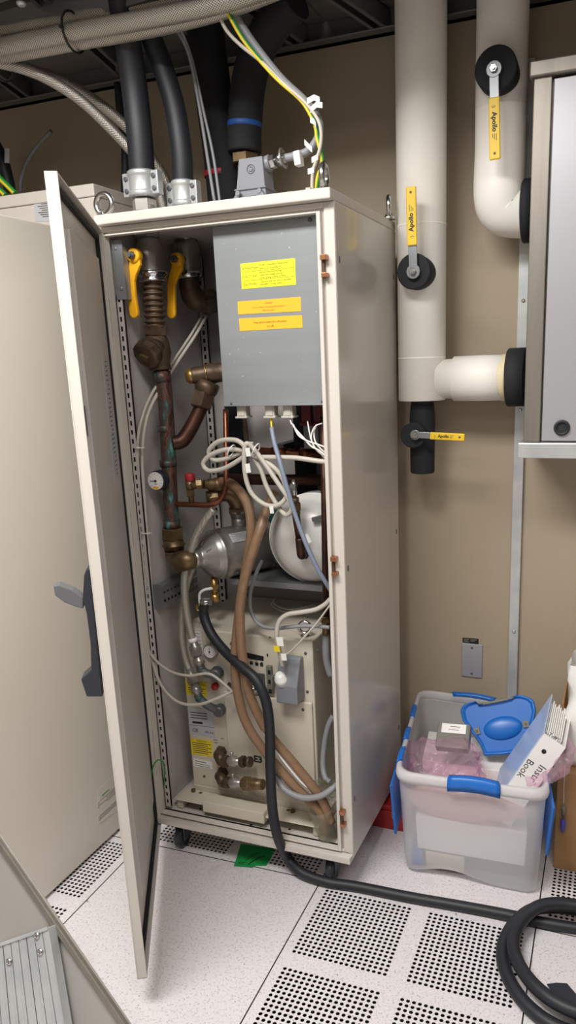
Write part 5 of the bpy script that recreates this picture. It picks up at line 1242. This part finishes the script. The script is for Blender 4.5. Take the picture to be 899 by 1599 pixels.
# blue plastic lid standing at the back
n_l = V((.03, -.86, .50)).normalized(); p_l = P(780, 1130, .47)
def lp(px, py, k=0.0): return PL(px, py, p_l, n_l)+n_l*k
lid_out = [(719.5, 1113), (720.5, 1106), (726, 1100), (742, 1095), (746, 1101), (800, 1091), (803, 1086.5), (815, 1086), (828, 1090), (834, 1096), (837, 1110), (834, 1124), (829, 1152), (822, 1168), (808, 1176), (785, 1179), (757, 1180.5), (750, 1163), (735, 1142), (723, 1126)]
lo = thing('battery_lid', lp(760, 1180), 'bright blue moulded plastic lid leaning at the back of the frosted bin', 'lid')
cen_l = sum((lp(*p) for p in lid_out), V())/len(lid_out)
outer = [lp(*p) for p in lid_out]
def sc_l(pts, k, off): return [cen_l+(p-cen_l)*k+n_l*off for p in pts]
ml = MB(); N_l = len(outer); rings_ = [sc_l(outer, .98, -.012), outer, sc_l(outer, 1.0, .010), sc_l(outer, .975, .014), sc_l(outer, .93, .013), sc_l(outer, .88, .002)]
ml.add([p for l in rings_ for p in l], [(j*N_l+i, j*N_l+(i+1) % N_l, (j+1)*N_l+(i+1) % N_l, (j+1)*N_l+i) for j in range(len(rings_)-1) for i in range(N_l)], True)
ml.f.append([5*N_l+i for i in range(N_l)]); ml.sm.append(False); ml.f.append(list(range(N_l))[::-1]); ml.sm.append(False)
build(ml, 'lid_shell', 'blue', lo)
dc_ = lp(785, 1137); ux_l = (lp(806, 1133)-lp(764, 1140)).normalized(); uy_l = n_l.cross(ux_l)
dm_ = MB(); vs = []; NR, NS = 8, 32
for i in range(NR+1):
    a = pi/2*i/NR
    for j in range(NS):
        t = 2*pi*j/NS; vs.append(dc_+ux_l*(.060*math.cos(t)*math.cos(a))+uy_l*(.036*math.sin(t)*math.cos(a))+n_l*(.002+.014*math.sin(a)))
dm_.add(vs, [(i*NS+j, i*NS+(j+1) % NS, (i+1)*NS+(j+1) % NS, (i+1)*NS+j) for i in range(NR) for j in range(NS)], True)
build(dm_, 'oval_dome', 'blue', lo)
for px, py in ((744.5, 1142), (821, 1131)):
    k = lp(px, py, .005); cm = MB().obox(k, ux_l, uy_l, n_l, .019, .02, .006)
    cp_ = build(cm, 'metal_clip', 'clip_grey', lo, bev=.001)
    build(MB().obox(k+n_l*.003, ux_l, uy_l, n_l, .008, .009, .001), 'clip_slot', 'ink_soft', cp_)
hb_ = MB().tube([lp(749, 1100.5, .004), lp(760, 1099, .012), lp(790, 1093, .012), lp(803, 1089, .004)], .0045, 10, 5)
build(hb_, 'wire_handle', 'clip_grey', lo)
# white ring binder, open, writing on the spine
bd = thing('ring_binder', P(800, 1209, .17), 'white ring binder with handwritten spine leaning out of the frosted bin', 'binder')
B0, B1 = P(848, 1144, .225), P(883, 1168, .225)
E0 = P(762, 1266, .172); E1 = P(796, 1293, .172)
dn_ = (E0-B0)
sp_n = (B1-B0).cross(E0-B0).normalized()
if sp_n.y > 0: sp_n = -sp_n
build(MB().prism([B0, B1, E1, E0], -sp_n*.004), 'spine', 'white_plastic', bd, bev=.0008)
A0 = P(861, 1084, .40); D0 = A0+dn_
build(MB().prism([B0, A0, D0, E0], (B1-B0).normalized()*.004), 'front_cover', 'sleeve', bd, bev=.0008, label='blue tinted inner cover')
A1 = A0+(B1-B0)*1.0; D1 = D0+(B1-B0)
build(MB().prism([B1, B1+(A1-B1)*.95, D1, E1], -(B1-B0).normalized()*.004), 'back_cover', 'white_plastic', bd, bev=.0008)
for k in range(9):
    t = .12+.085*k; q0 = B0.lerp(B1, t); av = (A0-B0); s0 = .12+.02*((k*7) % 3); s1 = .86+.05*((k*5) % 3)
    base = [q0+av*s0+dn_*.03, q0+av*s1+dn_*.03, q0+av*s1+dn_*.94, q0+av*s0+dn_*.94]
    build(MB().prism(base, (B1-B0).normalized()*.0032), 'paper_sheaf', 'paper', bd)
for f in (.22, .42, .62):
    c = B0.lerp(B1, .55)+dn_*f*0+dn_*(f-.18)+(A0-B0)*.22; build(MB().ring(c, dn_, .015, .0022, 20, 8), 'binder_ring', 'chrome', bd)
sx_ = (B1-B0).normalized(); sy_ = -(dn_).normalized()
hole = B0.lerp(B1, .42)+dn_*.155+sp_n*.0003
build(MB().lathe(hole, sp_n, [(0, .0065), (.0006, .0065)], 18), 'finger_hole', 'ink', bd)
hole2 = B0.lerp(B1, .5)+dn_*.88+sp_n*.0003
build(MB().lathe(hole2, sp_n, [(0, .0065), (.0006, .0065)], 18), 'finger_hole', 'ink_soft', bd)
tw = MB(); tdir = dn_.normalized(); tup = sx_
words(tw, 'Instr', B0.lerp(B1, .58)+dn_*.28+sp_n*.0004, tdir, tup, .030)
words(tw, 'Book', B0.lerp(B1, .10)+dn_*.30+sp_n*.0004, tdir, tup, .028)
build(tw, 'handwriting', 'ink_pen', bd)
# pink bag hanging over the right corner
fk = [P(822, 1220, .155), P(838, 1219, .155), P(855, 1214, .165), P(871, 1203, .19), P(882, 1190, .22), P(887, 1172, .25), P(888, 1155, .28)]
fm = MB().tube(fk, [.008, .013, .016, .018, .019, .017, .008], 26, 12)
for i_, v_ in enumerate(fm.v): fm.v[i_] = v_+V((noise.noise(v_*60), noise.noise(v_*60+V((7, 0, 0))), noise.noise(v_*70+V((0, 9, 0)))))*.010
tag(build(fm, 'antistatic_bag', 'bag', origin=fk[0]), 'pink antistatic film wrapped round the right foot of the binder', 'bag')

# ================================================================== floor items at the right
# red toolbox behind the bin
tbx = thing('toolbox', (.69, .46, 0), 'red metal box on the floor between the cabinet and the frosted bin', 'toolbox')
build(MB().box(.590, .712, .335, .50, 0, .065), 'box_base', 'red', tbx, bev=.003)
build(MB().box(.592, .711, .337, .498, .066, .084), 'box_lid', 'red', tbx, bev=.004)
build(MB().box(.652, .668, .345, .358, .083, .15).box(.652, .668, .47, .483, .083, .15).box(.652, .668, .345, .483, .14, .155), 'box_handle', 'red', tbx, bev=.003)
p_ = V((.664, .331, .066)); build(MB().box(p_.x-.006, p_.x+.006, p_.y-.002, .337, .05, .082).cyl((p_.x, p_.y, .052), (p_.x, p_.y-.006, .052), .005, None, 10), 'latch', 'steel', tbx)
# cardboard box
kb = thing('cardboard_box', (1.4, .45, 0), 'brown cardboard box at the right edge behind the hose coil', 'box')
build(MB().box(1.160, 1.62, .305, .61, 0, .318), 'carton', 'kraft', kb, bev=.003)
build(MB().prism([V((1.162, .45, .318)), V((1.162, .62, .318)), V((1.155, .628, .46)), V((1.155, .46, .455))], V((.004, .002, 0))), 'carton_flap', 'kraft', kb)
build(MB().box(1.161, 1.62, .452, .460, .3185, .3192), 'tape_strip', 'beige', kb)
lv_ = []
for k in range(15):
    z = .3195+.30*k/14; cc = [V((1.172+.006*math.sin(k*.9), .345, z)), V((1.43, .34, z)), V((1.43, .50, z)), V((1.176+.006*math.sin(k*.9+.8), .505, z))]
    L_ = rrect(cc, .03)
    lv_.append([p+V((noise.noise(p*14+V((k*.2, 0, 0))), noise.noise(p*14+V((0, 5, 0))), 0))*(.004+.012*k/14)+V((0, 0, .018*noise.noise(p*22) if k > 11 else 0)) for p in L_])
bgm = loft(lv_); tag(build(bgm, 'paper_bag', 'paper', origin=(1.29, .42, .3195)), 'crumpled white paper bag standing on the cardboard box', 'bag')
tgp = P(881, 1212, .295)
tg = thing('hang_tag', (tgp.x, .295, tgp.z), 'thin white cord with a grey sleeve and violet tip hanging by the cardboard box', 'tag')
e_ = P(880, 1258, .295); build(MB().tube([P(882, 1196, .30), tgp, P(880, 1235, .295), e_], .0009, 6, 4), 'cord', 'white_plastic', tg)
build(MB().cyl(e_, P(879.5, 1274, .295), .006, None, 12), 'sleeve', 'clip_grey', tg)
build(MB().lathe(P(879, 1280, .295), (0, 0, -1), [(0, .003), (.004, .007), (.03, .007), (.04, .003)], 14), 'violet_tip', 'purple', tg)
# coiled black hose
CC = V((1.272, -.098, 0)); R0 = .192; pts = []
for k in range(0, 44):
    t = .35+k*2*pi/22; turn = k/22
    R = R0+.012-.024*turn+.006*math.sin(3*t); z = .017+.030*max(0, turn-.6) if turn < 1.6 else .047
    y_ = math.sin(t)*R+.010*turn-.098
    z += .029*math.exp(-((y_-.06)/.07)**2)
    pts.append(V((CC.x+math.cos(t)*R*1.03, y_, z)))
pts[0] = pts[0]+V((.0, .0, 0)); 
coil_ = hose('water_hose', 'coiled black rubber hose on the floor in the right foreground', pts, .0165, 'black_rubber', 'hose', None, 18, 5)
st_p = [Z(853, 1538, .012), Z(868, 1536, .016), Z(885, 1537, .02), Z(930, 1590, .03), Z(935, 1650, .02), Z(912, 1612, .012), Z(880, 1575, .012)]
tag(build(MB().prism(st_p, V((0, 0, .004))), 'rubber_strap', 'black_plastic', origin=st_p[0], bev=.0015), 'flat black rubber strap lying inside the hose coil', 'strap')
# green tape note
nt_ = [Z(376, 1318, .001), Z(428, 1325, .001), Z(423, 1340, .001), Z(415.5, 1352, .001), Z(399, 1352, .001), Z(394, 1355, .001), Z(365, 1352.5, .001)]
gt = build(MB().prism(nt_, V((0, 0, .0006))), 'tape_note', 'green_tape', origin=nt_[0]); tag(gt, 'green tape note stuck on the floor under the cabinet front', 'note')
sk = MB()
def stroke(pts, w_):
    for a, b in zip(pts[:-1], pts[1:]):
        p, q2 = Z(*a, .0018), Z(*b, .0018); sk.bar(p, q2, w_, .0003)
stroke([(387, 1350), (396, 1344), (405, 1339), (413, 1337)], .004)
stroke([(383, 1344), (390, 1339), (397, 1335), (404, 1331)], .0025)
for a in (374, 377.5, 381): stroke([(a-1.5, 1349), (a, 1346), (a+1.5, 1348)], .002)
build(sk, 'handwriting', 'ink', gt)

# ================================================================== bottom left: leaning steel panel and aluminium rail
yl = -.80; lean = V((.0, -.93, .36)).normalized(); pl0 = P(110, 1480, yl)
def lq(px, py, k=0.0): return PL(px, py, pl0, lean)+lean*k
sp_ = thing('steel_cover', lq(200, 1600), 'large brushed steel cover panel leaning in the left foreground', 'panel')
pol = [(-120, 1130), (1, 1303), (203, 1599), (262, 1686), (150, 1720), (58, 1700), (40, 1474), (-40, 1500), (-150, 1540)]
pn = [lq(*p) for p in pol]
build(MB().prism(pn, -lean*.003), 'sheet', 'cover_steel', sp_)
ed = MB(); a = lq(-120, 1130); b = lq(262, 1686); dr = (b-a).normalized(); sd_ = lean.cross(dr)
if (lq(0, 1480)-a).dot(sd_) < 0: sd_ = -sd_
ed.obox((a+b)/2+sd_*.006+lean*.004, dr, sd_, lean, (b-a).length, .012, .012)
build(ed, 'folded_edge', 'steel_brush', sp_, bev=.002)
ar = thing('aluminium_rail', lq(60, 1700), 'grooved aluminium rail with bright screws in front of the steel panel', 'rail')
k_ = .03; r_ = [lq(3, 1473, k_), lq(92, 1441, k_), lq(96, 1455, k_), lq(129, 1690, k_), lq(18, 1720, k_)]
TLr, TRr = lq(2, 1472, k_), lq(92, 1441, k_); BLr, BRr = lq(20, 1716, k_), lq(134, 1690, k_)
build(MB().prism([BLr, BRr, TRr, TLr], -lean*.022), 'extrusion', 'alu', ar, bev=.0015)
for k in range(15):
    t = (k+.5)/15; p = TLr.lerp(TRr, t); q2 = BLr.lerp(BRr, t); wd = .0009 if k % 3 else .0016
    build(MB().bar(p+lean*.0002, q2+lean*.0002, wd, .0008, up=lean), 'groove', 'galv_dark', ar) if k % 2 else build(MB().bar(p+lean*.0003, q2+lean*.0003, (TRr-TLr).length/22, .0012, up=lean), 'rib', 'alu', ar, bev=.0003)
build(MB().bar(TLr+lean*.001, TRr+lean*.001, .006, .004, up=lean), 'end_lip', 'alu', ar, bev=.001)
for px, py in ((12, 1473), (76, 1452), (33, 1492), (81, 1477)):
    s_ = MB(); c = lq(px, py, k_+.0006); s_.lathe(c, lean, [(0, .0062), (.0025, .0062), (.004, .004), (.004, .003), (.0028, .0026)], 16); build(s_, 'socket_screw', 'steel', ar)
